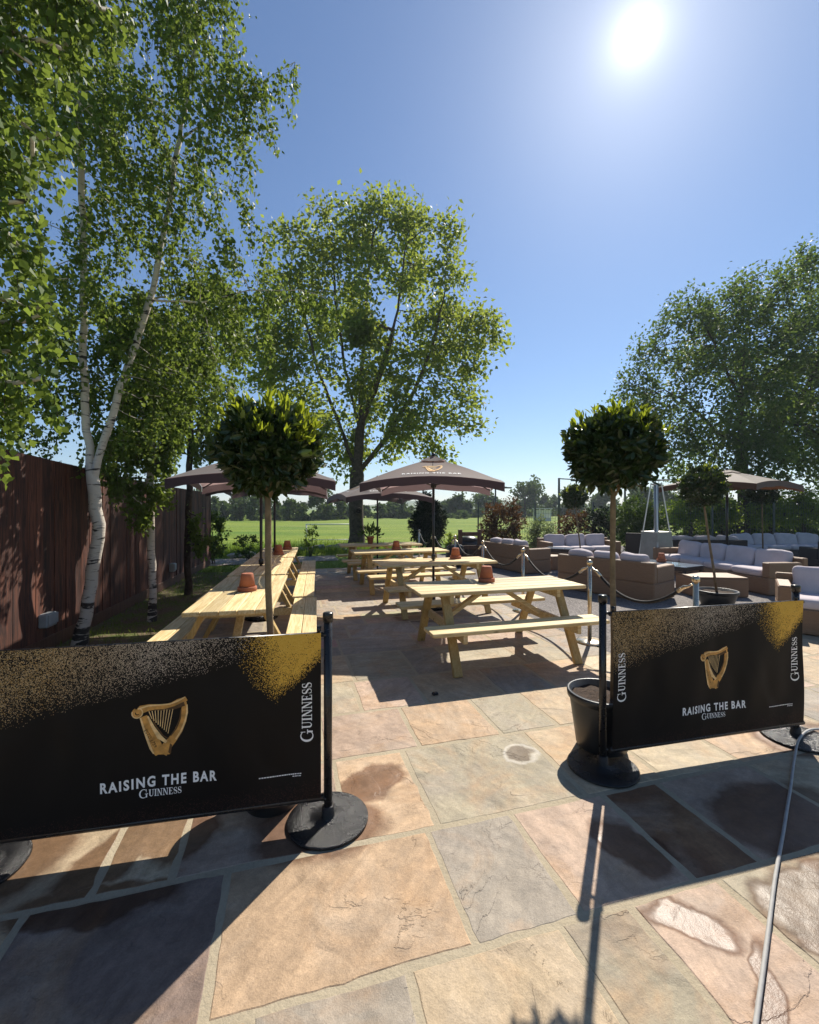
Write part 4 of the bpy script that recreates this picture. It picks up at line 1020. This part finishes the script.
# patio heater
h = empty('patio_heater', (6.58, 11.6, 0), R(20), 'steel pyramid patio heater with glass tube behind the wicker sofas', 'patio heater'); b = .31
MB().box((0, 0, .04), (.72, .72, .07), bev=.01).build('foot', 'steel', h)
mb = MB()
for k in range(4):
    a = R(45+90*k); c2 = R(135+90*k); q = lambda an, s, z: Vector((math.cos(an)*s*1.414, math.sin(an)*s*1.414, z))
    mb.add([q(a, b, .075), q(c2, b, .075), q(c2, b*.80, .95), q(a, b*.80, .95)], [(0, 1, 2, 3)])
mb.build('lower_panel', 'dull_steel', h)
for k in range(4):
    a = R(45+90*k); MB().beam((math.cos(a)*b*1.43, math.sin(a)*b*1.43, .07), (math.cos(a)*.085*1.414, math.sin(a)*.085*1.414, 2.27), .03, .03).build('corner_rail', 'steel', h)
MB().box((0, 0, .965), (.52, .52, .025)).build('shelf', 'steel', h)
MB().tube([(0, 0, .98), (0, 0, 2.22)], .058, 20).build('glass_tube', 'glass_top', h)
MB().lathe([(.07, 2.2), (.12, 2.22), (.12, 2.25), (.0, 2.26)], n=24).build('burner_cap', 'steel', h)
MB().box((0, 0, 2.34), (.46, .46, .02), bev=.006).build('reflector', 'steel', h)
for sx in (-1, 1): MB().beam((sx*.08, 0, 2.25), (sx*.1, 0, 2.335), .014, .014).build('reflector_strut', 'steel', h)

# hose
pts = [(4.2, 3.34), (3.5, 3.24), (3.0, 3.13), (2.66, 2.965), (2.10, 2.405), (1.83, 2.13), (1.57, 1.868), (1.32, 1.605), (1.078, 1.352), (.70, .96)]
def spline(p, k=6):
    out = []
    for i in range(len(p)-1):
        a, b_, c_, d = p[max(i-1, 0)], p[i], p[i+1], p[min(i+2, len(p)-1)]
        for j in range(k):
            t = j/k; out.append(tuple(.5*((2*b_[m])+(-a[m]+c_[m])*t+(2*a[m]-5*b_[m]+4*c_[m]-d[m])*t*t+(-a[m]+3*b_[m]-3*c_[m]+d[m])*t**3) for m in range(2)))
    return out+[p[-1]]
tag(MB().tube([(x, y, .0105+.022*math.exp(-(math.hypot(x-2.69, y-3.03)/.26)**6)) for x, y in spline(pts, 10)], .0076, 12).build('hose', 'hose'), 'grey hose trailing over the paving under the right banner', 'hose')
tag(MB().box((gr(435, 695).x, gr(435, 695).y, .012), (.05, .035, .02), Matrix.Rotation(.5, 3, 'Z'), bev=.006).build('plastic_clip', 'post_black'), 'small black scrap of plastic lying on the shaded paving', 'litter')

# ------------------------------------------------------------------ timber rail, barrels, rocks, goal, far items
r = empty('timber_rail', (1.68, 12.1, -.04), R(10), 'short brown timber rail on two posts past the rope posts', 'rail')
for s in (-1, 1): MB().box((s*.28, 0, .52), (.1, .1, 1.04)).build('post', 'brown_timber', r)
for z in (.92, .55): MB().box((0, -.055, z), (.62, .035, .11)).build('rail', 'brown_timber', r)
for p, s, lab in (((1.25, 11.9), .8, 'black round tub left of the timber rail'), ((1.72, 12.7), 1., 'larger black round tub behind the timber rail')):
    b = empty('round_tub', (*p, -.04), 0, lab, 'tub', 'black tubs by the timber rail')
    MB().lathe([(.20*s, 0), (.29*s, .12*s), (.33*s, .38*s), (.31*s, .6*s), (.27*s, .7*s)], n=28).build('body', 'plastic_pot', b)
    MB().lathe([(.285*s, .69*s), (.29*s, .73*s), (.2*s, .80*s), (.0, .83*s)], n=28).build('lid', 'plastic_pot', b)
def rock(p, s, lab, m='stone'):
    n1, n2 = 10, 14; vs = []; fs = []; off = np.random.uniform(0, 9, 3)
    for i in range(n1+1):
        ph = math.pi*i/n1
        for k in range(n2):
            th = 2*math.pi*k/n2; d = np.array([math.sin(ph)*math.cos(th), math.sin(ph)*math.sin(th), math.cos(ph)])
            w = 1+.22*math.sin(d[0]*3+off[0])*math.sin(d[1]*4+off[1])+.15*math.sin(d[2]*5+off[2]+d[0]*3); vs.append(tuple(d*w*np.array([s*.8, s*.5, s*.3])))
    for i in range(n1):
        for k in range(n2): fs.append((i*n2+k, (i+1)*n2+k, (i+1)*n2+(k+1) % n2, i*n2+(k+1) % n2))
    o = MB().add(vs, fs, 0, True).build('rock', m); o.location = (p[0], p[1], s*.2); o.rotation_euler = (0, 0, random.uniform(0, 6)); tag(o, lab, 'rock', 'rocks edging the field')
rk = [(272, 553, .5), (288, 552, .6), (303, 551, .5), (318, 550, .75), (331, 549, .55), (340, 549, .8), (250, 556, .5), (348, 552, .5), (398, 552, .45), (236, 557, .55)]
for i, (px, py, s) in enumerate(rk): rock(gr(px, py), s*.55, 'rough pale stone in the low edging between gravel and field')
G = empty('goal_frame', (-5.1, 21.5, -.04), R(4), 'small white goal frame standing on the grass field', 'goal')
for x in (0, 2.4): MB().tube([(x, 0, 0), (x, 0, .82)], .03, 8).build('upright', 'white_paint', G)
MB().tube([(-.03, 0, .83), (2.43, 0, .83)], .03, 8).build('crossbar', 'white_paint', G)
for x in (0, 2.4): MB().tube([(x, 0, .82), (x, .7, 0)], .02, 6).build('stay', 'white_paint', G)
MB().tube([(0, .7, .02), (2.4, .7, .02)], .02, 6).build('ground_bar', 'white_paint', G)
w = empty('white_shelter', (16.8, 55, -.04), R(-12), 'small white open-fronted shelter far across the field', 'shelter')
for x in (-1., -.33, .33, 1.): MB().box((x, 0, .75), (.14, .14, 1.5)).build('upright', 'white_paint', w)
MB().box((0, .9, .7), (2.0, .06, 1.38)).build('rear_wall', 'white_paint', w); MB().box((0, .4, 1.56), (2.4, 1.3, .1)).build('roof', 'white_paint', w); MB().box((0, .05, .2), (1.84, .05, .4)).build('front_panel', 'white_paint', w)
for px, Y, ty, lab in ((559, 26, 478, 'tall dark floodlight column with a small lamp arm'), (495.5, 34, 486, 'slim dark floodlight column behind the red maple'), (625, 30, 484, 'dark floodlight column behind the tall bay tree')):
    p = at(px, ty, Y); l = empty('floodlight_column', (p.x, p.y, -.04), 0, lab, 'lamp post', 'floodlight columns by the field')
    MB().tube([(0, 0, 0), (0, 0, p.z+.04)], [.09, .06], 10).build('column', 'grey_green_metal', l); MB().beam((0, 0, p.z), (.9, 0, p.z-.05), .06, .06).build('arm', 'grey_green_metal', l); MB().box((1.0, 0, p.z-.1), (.5, .3, .1)).build('lamp_head', 'grey_green_metal', l)
m = empty('mesh_fence', (3.0, 19.0, -.04), R(-4), 'dark green welded mesh fence behind the lounge', 'fence'); Lm = 22.
for k in range(10): MB().box((k*Lm/9, 0, .95), (.06, .06, 1.9)).build('post', 'grey_green_metal', m)
mb = MB(); k = 0.
while k < Lm: mb.box((k, .0, .95), (.008, .008, 1.8), None, 0, .001); k += .1
for z in np.linspace(.08, 1.85, 9): mb.box((Lm/2, .012, z), (Lm, .008, .008), None, 0, .001)
mb.build('wire_mesh', 'grey_green_metal', m)

# ------------------------------------------------------------------ trees and shrubs
A_ = at
# large forked birch by the fence
s1 = [(-3.87, 5.1, -.02), A_(88, 600, 5.1), A_(98, 540, 5.1), A_(93, 480, 5.1)]
s2 = [A_(93, 480, 5.1), A_(86, 430, 5.15), A_(83, 340, 5.1), A_(84, 250, 5.0), A_(80, 150, 4.9), A_(72, 20, 4.8), A_(70, -120, 4.8)]
s3 = [A_(93, 480, 5.1), A_(104, 440, 5.15), A_(125, 375, 5.2), A_(150, 300, 5.3), A_(166, 220, 5.35), A_(180, 140, 5.4), A_(196, 40, 5.4), A_(205, -80, 5.4)]
s4 = [A_(150, 300, 5.3), A_(200, 303, 5.45), A_(250, 290, 5.6), A_(300, 290, 5.8), A_(340, 302, 5.95)]
s5 = [A_(180, 140, 5.4), A_(225, 110, 5.55), A_(265, 80, 5.7), A_(295, 62, 5.8)]
def BL(l, Y0=None): return [(np.array(A_(px, py, Y)), r*Y/F) for px, py, Y, r in l]
bA = BL([(190, 50, 5.4, 42), (150, 40, 5.0, 60), (235, 95, 5.5, 30), (270, 85, 5.7, 17), (290, 80, 5.8, 12), (100, 60, 5, 60), (212, 160, 5.3, 36), (150, 150, 5.2, 55), (90, 160, 5, 60), (190, 235, 5.35, 42), (120, 250, 5.2, 55), (50, 260, 4.8, 45),
         (215, 290, 5.6, 36), (170, 340, 5.5, 48), (100, 350, 5.2, 45), (185, 390, 5.8, 34), (50, 100, 4.8, 55), (150, -80, 5.1, 90), (60, -80, 4.9, 90), (215, -40, 5.3, 40), (255, 310, 5.6, 18), (290, 312, 5.8, 16), (230, 350, 5.6, 24), (30, 350, 4.9, 40), (130, 420, 5.6, 30), (245, 200, 5.6, 20), (248, 245, 5.8, 20), (262, 345, 5.9, 16), (225, 395, 6, 18), (215, 60, 5.5, 26), (262, 130, 5.7, 14), (62, 395, 5.7, 34), (30, 425, 5.8, 30), (105, 410, 5.9, 26), (70, 350, 5.7, 36), (10, 380, 5.6, 34)])
tree('birch_tree', 'large white-barked birch with forked trunk before the brown fence', 'tree', [(s1, None, 0), (s2, 0, -1), (s3, 0, -1), (s4, 2, 3), (s5, 2, 5)], bA, 1850, 40000, .058, .75, 'birch_leaf', 'birch_bark', .066, .003, .17, 1.3, .22, .12, .58, .7, 'birch trees along the fence', 1.35, clump=7, leafy=(3, 4))
# birch overhanging from the left edge
n1 = [(-3.05, 2.75, -.02), (-3.1, 2.8, 1.6), (-3.0, 2.85, 3.2), (-2.9, 2.9, 5.2)]
bB = BL([(5, 60, 2.9, 40), (25, 20, 3., 45), (10, 150, 2.9, 42), (22, 230, 2.9, 34), (5, 300, 2.9, 45), (12, 380, 2.9, 32), (40, 110, 3.1, 28), (-40, 100, 2.8, 60), (-40, 250, 2.8, 60), (40, 310, 3.1, 20), (-50, -60, 2.8, 80), (60, -40, 3, 60), (14, 415, 3.0, 24), (-15, 400, 2.9, 40)])
tree('birch_tree', 'birch at the left picture edge whose leafy twigs hang close to view', 'tree', [(n1, None, 0)], bB, 420, 9500, .058, .78, 'birch_leaf', 'birch_bark', .09, .003, .14, 1.2, .18, .1, .4, .5, 'birch trees along the fence')
n1 = [(-3.67, 6.2, -.02), A_(153, 590, 6.2), A_(151, 540, 6.2), A_(150, 480, 6.2), A_(154, 400, 6.2), A_(150, 300, 6.3)]
bC = BL([(138, 480, 6.0, 24), (150, 450, 6.2, 28), (118, 440, 6, 26), (150, 400, 6.2, 34), (165, 420, 6.3, 26), (112, 470, 5.9, 18), (146, 508, 6.0, 15), (160, 480, 6.1, 14), (140, 330, 6.4, 38), (185, 350, 6.6, 30), (205, 290, 6.6, 26)])
tree('birch_tree', 'slim white birch with low leafy skirt, right of the forked one', 'tree', [(n1, None, 0)], bC, 520, 21000, .058, .78, 'birch_leaf', 'birch_bark', .05, .003, .16, 1.3, .2, .1, .3, .5, 'birch trees along the fence')
n1 = [(-4.12, 8.1, -.02), A_(187, 560, 8.1), A_(189, 500, 8.1), A_(190, 420, 8.2), A_(192, 330, 8.2)]
bD = BL([(190, 430, 8.1, 26), (203, 380, 8.3, 34), (212, 435, 8.4, 22), (195, 330, 8.2, 34), (170, 380, 8.2, 30), (203, 520, 8.0, 8), (208, 540, 8.0, 7), (225, 330, 8.5, 26)])
tree('birch_tree', 'thin dark-stemmed birch by the far fence end', 'tree', [(n1, None, 0)], bD, 300, 12000, .065, .78, 'birch_leaf', 'bark_dark', .06, .004, .2, 1.5, .25, .12, .3, .5, 'birch trees along the fence')
# broad tree in the middle
Yt = 18.4
n1 = [(A_(356, 546, Yt).x, Yt, -.04), A_(356, 510, Yt), A_(357, 475, Yt), A_(360, 430, Yt), A_(362, 370, Yt), A_(366, 300, Yt), A_(372, 240, Yt)]
l2 = [A_(357, 475, Yt), A_(338, 420, Yt), A_(318, 370, Yt-.5), A_(300, 300, Yt-.5)]
l3 = [A_(357, 475, Yt), A_(385, 440, Yt), A_(410, 400, Yt+.3), A_(432, 350, Yt+.4), A_(445, 290, Yt)]
l4 = [A_(360, 430, Yt), A_(345, 370, Yt+1), A_(335, 300, Yt+1.2), A_(332, 240, Yt+1)]
l5 = [A_(360, 430, Yt), A_(382, 370, Yt-1), A_(398, 310, Yt-1.2), A_(405, 250, Yt-1)]
bM = [(c, r) for c, r in BL([(385, 232, Yt, 38), (330, 228, Yt, 32), (435, 258, Yt, 36), (300, 265, Yt, 34), (380, 290, Yt-1.5, 48), (455, 315, Yt, 36), (300, 335, Yt+.5, 38), (350, 350, Yt-1.5, 40), (420, 360, Yt, 40), (470, 375, Yt, 28), (462, 408, Yt, 20),
     (262, 300, Yt, 30), (270, 375, Yt, 32), (250, 420, Yt, 18), (415, 425, Yt, 16), (320, 212, Yt, 18), (412, 215, Yt, 18), (478, 300, Yt, 16), (492, 312, Yt, 9), (484, 365, Yt, 10), (310, 410, Yt, 22), (440, 240, Yt, 18), (370, 205, Yt, 14), (350, 420, Yt+1.5, 22), (390, 395, Yt+1, 26), (285, 235, Yt, 18), (322, 438, Yt+.5, 18), (395, 432, Yt+.5, 17), (432, 436, Yt, 15), (296, 430, Yt, 15), (360, 445, Yt+2, 15), (498, 340, Yt, 9), (244, 345, Yt, 16), (402, 412, Yt-1, 24), (440, 415, Yt-.5, 20), (328, 412, Yt-1, 24), (345, 442, Yt-.6, 14), (384, 446, Yt-.6, 13), (300, 445, Yt, 12), (420, 448, Yt, 12), (400, 240, Yt+2, 40), (330, 290, Yt+2, 40), (440, 330, Yt+2, 30), (490, 400, Yt, 9)])]
mt = tree('broadleaf_tree', 'tall broad-crowned tree with thick grey trunk at the patio end', 'tree', [(n1, None, 0), (l2, 0, 2), (l3, 0, 2), (l4, 0, 3), (l5, 0, 3)], [(c-np.array([0, 0, .35]), r) for c, r in bM], 1700, 33000, .20, .62, 'maple_leaf', 'bark_grey', .30, .010, .4, 3.5, .55, .28, 0, .8, None, 1.25, maxflow=3, clump=17)
kb = A_(358.5, 511, Yt-.33)-Vector(mt.location)
MB().lathe([(.15, 0), (.16, .04), (.10, .06), (.09, .0), (.0, -.02)], n=20).build('knot', 'bark_grey', mt)
kn = [c for c in mt.children if c.name.startswith('knot')][0]; kn.location = kb; kn.rotation_euler = (R(90), 0, 0)
hb = MB().lathe([(.088, .0), (.0, .004)], n=16).build('knot_hole', 'bark_dark', kn); hb.location = (0, 0, .03)
# right-hand trees
Yt = 22.
n1 = [(A_(744, 540, Yt).x, Yt, -.04), A_(744, 500, Yt), A_(742, 450, Yt), A_(740, 400, Yt), A_(745, 340, Yt), A_(752, 300, Yt)]
l2 = [A_(742, 450, Yt), A_(715, 430, Yt), A_(690, 405, Yt-1), A_(665, 390, Yt-1)]
l3 = [A_(742, 450, Yt), A_(775, 430, Yt), A_(800, 400, Yt), A_(820, 360, Yt)]
l4 = [A_(740, 400, Yt), A_(722, 360, Yt-1), A_(705, 325, Yt-1)]
bR = BL([(705, 325, Yt-1, 36), (760, 312, Yt, 42), (805, 300, Yt, 44), (720, 390, Yt-2, 46), (780, 390, Yt, 50), (660, 378, Yt, 28), (650, 415, Yt, 28), (632, 398, Yt, 16), (690, 440, Yt, 34), (750, 450, Yt-2, 30), (805, 440, Yt, 38), (845, 350, Yt, 60), (690, 300, Yt, 18), (730, 290, Yt, 22), (720, 350, Yt+2, 40), (665, 345, Yt, 20), (680, 470, Yt, 18), (820, 280, Yt, 22), (850, 430, Yt, 40)])
tree('broadleaf_tree', 'spreading dark-limbed tree rising behind the beige parasol', 'tree', [(n1, None, 0), (l2, 0, 2), (l3, 0, 2), (l4, 0, 3)], [(c-np.array([0, 0, .3]), r*1.02) for c, r in bR], 1800, 50000, .185, .58, 'oak_leaf', 'bark_dark', .27, .012, .45, 4., .6, .29, 0, .75, None, 1.2, maxflow=3, clump=12)
Yt = 26.
n1 = [(A_(835, 530, Yt).x, Yt, -.04), A_(836, 460, Yt), A_(832, 400, Yt), A_(830, 330, Yt)]
bS = BL([(830, 310, Yt, 44), (815, 360, Yt, 40), (850, 400, Yt, 60), (800, 420, Yt, 36), (820, 460, Yt, 30), (820, 270, Yt, 16)])
tree('broadleaf_tree', 'leafy tree cut off by the right picture edge', 'tree', [(n1, None, 0)], bS, 450, 13000, .2, .58, 'oak_leaf', 'bark_dark', .26, .014, .5, 4.5, .75, .3, 0, clump=12)
# young bright trees behind the mesh fence
for i, (px, top, Y, wd, lab) in enumerate(((690, 497, 20.5, 22, 'young bright green tree behind the heater'), (722, 500, 20.8, 20, 'young bright green tree beside the big trunk'), (770, 496, 20.3, 22, 'young bright green tree right of the big trunk'), (803, 490, 20.6, 24, 'young bright green tree nearest the right edge'))):
    gx = (px-CX)*Y/F; n1 = [(gx, Y, -.04), (gx+.05, Y, .7), (gx, Y, 1.3)]; bl = BL([(px, (top+522)/2, Y, wd*.62), (px-wd*.5, 517, Y, wd*.4), (px+wd*.5, 514, Y, wd*.4), (px+3, top+8, Y, wd*.45)])
    tree('young_tree', lab, 'tree', [(n1, None, 0)], bl, 70, 2200, .15, .6, 'bright_leaf', 'bark_dark', .08, .01, .2, 2., .3, .2, 0, .5, 'young trees behind the mesh fence')
# cypress
cb = Vector((.72, 17, -.04)); bl = [(cb+Vector((0, 0, .5)), .62), (cb+Vector((.08, 0, .95)), .64), (cb+Vector((-.12, 0, 1.35)), .5), (cb+Vector((-.1, 0, 1.75)), .34), (cb+Vector((-.12, 0, 2.05)), .2), (cb+Vector((-.36, 0, 1.0)), .36), (cb+Vector((.34, 0, 1.35)), .36), (cb+Vector((.3, 0, 1.7)), .2)]
bush('cypress', 'dark dense cone-shaped cypress on the lawn edge', 'shrub', cb, bl, 14000, .11, .3, 'cypress_leaf', up=.2)
def bpx(px, top, bot, wpx, Y, k=5, irr=False):
    if irr:
        out = []
        for i in range(k):
            x = random.uniform(-.5, .5); f = random.random(); y = bot+(top-bot)*f; w = wpx*(1-.5*f*f)
            out.append((np.array(at(px+x*w*.8, y+(bot-top)*.08, Y+random.uniform(-.3, .3)*wpx*Y/F)), min(wpx, bot-top)*Y/F*random.uniform(.13, .30)))
        return out
    """lumpy volume from a silhouette seen at depth Y"""
    out = []; c0 = at(px, (top+bot)/2, Y); hw = wpx*Y/F/2; hh = (bot-top)*Y/F/2
    for i in range(k):
        a = 2*math.pi*i/k; out.append((np.array(c0+Vector((math.cos(a)*hw*.5, random.uniform(-.4, .4)*hw, math.sin(a)*hh*.5))), min(hw, hh)*random.uniform(.5, .7)))
    out.append((np.array(c0), min(hw, hh)*.8)); return out
def shrub(label, px, top, Y, wpx, n, ls, m, name='shrub', ratio=.5, bot=None, group=None):
    g = Vector(((px-CX)*Y/F, Y, -.04)); bot = bot or HZ+CAMH*F/Y; return bush(name, label, 'shrub', g, bpx(px, top, bot, wpx, Y), n, ls, ratio, m, group)
shrub('bronze-red maple shrub behind the wicker sofa', 505, 492, 14.5, 44, 4200, .09, 'red_leaf', 'maple_shrub')
shrub('low trailing bronze maple spray left of the red maple', 488, 512, 14.7, 22, 700, .08, 'red_leaf', 'maple_shrub')
shrub('silvery variegated shrub beside the red maple', 541, 518, 14.8, 36, 3000, .08, 'silver_leaf')
shrub('low reddish shrub behind the far sofa', 574, 511, 15.6, 38, 2600, .09, 'red_leaf')
shrub('dark purple-green shrub behind the far sofa arm', 600, 501, 15.4, 34, 2600, .09, 'cypress_leaf')
shrub('tall dark green shrub left of the patio heater', 636, 492, 14.6, 44, 4000, .1, 'shrub_leaf')
shrub('leafy shrub at the far end of the fence', 213, 505, 12.6, 28, 2200, .09, 'shrub_leaf')
shrub('small round shrub beyond the far fence table', 248, 531, 13.6, 22, 900, .07, 'shrub_leaf')
shrub('upright thin shrub in front of the goal frame', 311, 521, 14.5, 16, 700, .07, 'bright_leaf')
shrub('tuft of bright green plants right of the cypress', 453, 534, 15.5, 18, 500, .12, 'bright_leaf')
# far hedges and trees
def fartree(label, px, top, Y, wpx, n, ls, trunk=True, group='trees beyond the field'):
    gx = (px-CX)*Y/F; hz = CAMH+(HZ-top)*Y/F; n1 = [(gx, Y, -.04), (gx, Y, hz*.35), (gx, Y, hz*.6)]
    bl = bpx(px, top, HZ+(CAMH-hz*.18)*F/Y, wpx, Y, 13, True)
    tree('field_tree', label, 'tree', [(n1, None, 0)], bl, 60, n, ls, .7, 'far_leaf', 'bark_dark', hz*.03, .03, hz*.1, hz, hz*.12, hz*.075, 0, .5, group, maxflow=6)
for px, top, Y, wpx, lab in ((461, 496, 75, 15, 'small solitary round tree far across the field'), (525, 486, 80, 40, 'broad tree far across the field right of the red maple'), (488, 492, 84, 30, 'tree far across the field left of the red maple'), (572, 490, 85, 34, 'tree far across the field behind the floodlight column'),
                             (603, 494, 82, 30, 'tree far across the field behind the tall bay stem'), (395, 503, 78, 26, 'low tree far across the field behind the cypress side'), (548, 497, 95, 24, 'pale tree far across the field above the white shelter'), (640, 488, 60, 30, 'tree far beyond the patio heater'), (665, 492, 70, 34, 'tree far beyond the mesh fence'),
                             (190, 490, 62, 40, 'tree far beyond the fence end'), (445, 506, 90, 16, 'low bushy tree far across the field right of the cypress')):
    fartree(lab, px, top, Y, wpx, 1900, .55)
def hedge(label, px0, px1, top, Y, n, ls, lm='far_leaf', wr=(6, 20), jy=6.):
    r = empty('hedgerow', ((px0-CX)*Y/F, Y, -.04), 0, label, 'hedge'); b = np.array(r.location); bl = []
    px = px0
    while px < px1:
        w = random.uniform(*wr); tp = top+random.choice((-9, -5, -2, 0, 2, 4, 6)); bl += bpx(px, tp, HZ+CAMH*F/Y, w*1.6, Y+random.uniform(-jy, jy), 8, True); px += w*.4
    P = blob_points(bl, n, .1)-b; P = P[P[:, 2] > 0]; D = np.random.normal(size=P.shape); leaves('foliage', P, D, ls, .7, lm, r)
hedge('long dark hedgerow across the far side of the field', 170, 352, 501, 62, 26000, .4)
hedge('lower hedgerow running on behind the cypress and umbrella pole', 352, 480, 508, 72, 13000, .42)
hedge('hedgerow far off behind the white shelter and lounge', 480, 860, 508, 90, 12000, .5)

hedge('dense leafy hedge closing the lounge off behind the mesh fence', 600, 880, 503, 23.5, 26000, .15, 'shrub_leaf', (14, 30), 1.2)
def lg():
    a = random.uniform(-4.5, 4.0); b = 15.2+abs(random.gauss(0, 2.2)); q = uv(a, b); return (q.x, q.y, -.04)
P = np.array([lg() for _ in range(9000)]); D = np.random.normal(size=P.shape)*.3; D[:, 2] = 1
tag(leaves('long_grass', P, D, .2, .09, 'grass_blade', None, 0., .6), 'longer rough grass at the near edge of the field', 'grass', kind='stuff')

# ------------------------------------------------------------------ air
hm = bpy.data.materials.new('haze'); hm.use_nodes = True; hm.node_tree.nodes.remove(hm.node_tree.nodes['Principled BSDF'])
pv = hm.node_tree.nodes.new('ShaderNodeVolumePrincipled'); pv.inputs['Color'].default_value = (.80, .88, 1, 1); pv.inputs['Density'].default_value = .0007; pv.inputs['Anisotropy'].default_value = .2
hm.node_tree.links.new(pv.outputs[0], hm.node_tree.nodes['Material Output'].inputs['Volume']); MAT['haze'] = hm
hz_ = MB().box((60, 380, 14), (2000, 800, 32), bev=.01).build('haze', 'haze'); tag(hz_, 'thin pale air over the field and patio', 'haze', kind='stuff')

# ------------------------------------------------------------------ light, sky, camera
w = bpy.data.worlds.new('World'); bpy.context.scene.world = w; w.use_nodes = True
nt = w.node_tree; bg = nt.nodes['Background']; T = NT(w)
sky = nt.nodes.new('ShaderNodeTexSky'); sky.sky_type = 'NISHITA'; sky.sun_disc = False
el = math.asin(SUN.z); az = math.atan2(SUN.x, SUN.y)
sky.sun_elevation = el; sky.sun_rotation = az; sky.air_density = 1.0; sky.dust_density = .15; sky.ozone_density = 1.6; sky.altitude = 50
d = T.vm('DOT_PRODUCT', T.vm('NORMALIZE', T.node('ShaderNodeTexCoord').outputs['Generated']), tuple(SUN)); d = T.m('MAXIMUM', d, 0.)
gl = 0.
for pw_, am_ in ((5000., 8.), (900., 4.), (130., 1.5), (32., 1.1), (8., .28)): gl = T.m('ADD', T.m('MULTIPLY', T.m('POWER', d, pw_), am_), gl)
gv = T.vm('SCALE', (1., .97, .90)); T.put(gv.node.inputs['Scale'], gl)
sz_ = T.node('ShaderNodeSeparateXYZ'); T.put(sz_.inputs[0], T.vm('NORMALIZE', T.node('ShaderNodeTexCoord').outputs['Generated']))
tint = T.mix(T.mapr(sz_.outputs[2], -.02, .30), (.84, .93, 1.08), (.88, 1.0, 1.13))
tot = T.vm('ADD', T.vm('MULTIPLY', sky.outputs[0], tint), gv); T.put(bg.inputs[0], tot); bg.inputs[1].default_value = .07
sl_ = bpy.data.lights.new('sun', 'SUN'); sl_.energy = 5.0; sl_.angle = R(.53); sl_.color = (1., .93, .82)
so_ = bpy.data.objects.new('sun', sl_); C.objects.link(so_); so_.rotation_euler = SUN.to_track_quat('Z', 'Y').to_euler(); so_.location = (10, 20, 30)
cam = bpy.data.cameras.new('camera'); co = bpy.data.objects.new('camera', cam); C.objects.link(co)
co.location = (0, 0, CAMH); co.rotation_euler = (R(90), 0, 0); cam.sensor_fit = 'VERTICAL'; cam.sensor_height = 24; cam.lens = F/1024*24; cam.shift_y = -4/1024; cam.clip_start = .05; cam.clip_end = 6000
sc = bpy.context.scene; sc.camera = co
vs = sc.view_settings; vs.view_transform = 'Standard'; vs.look = 'None'; vs.exposure = 0.64; vs.gamma = 1; vs.use_curve_mapping = False
sc.render.engine = 'CYCLES'; sc.cycles.max_bounces = 8; sc.cycles.use_denoising = True
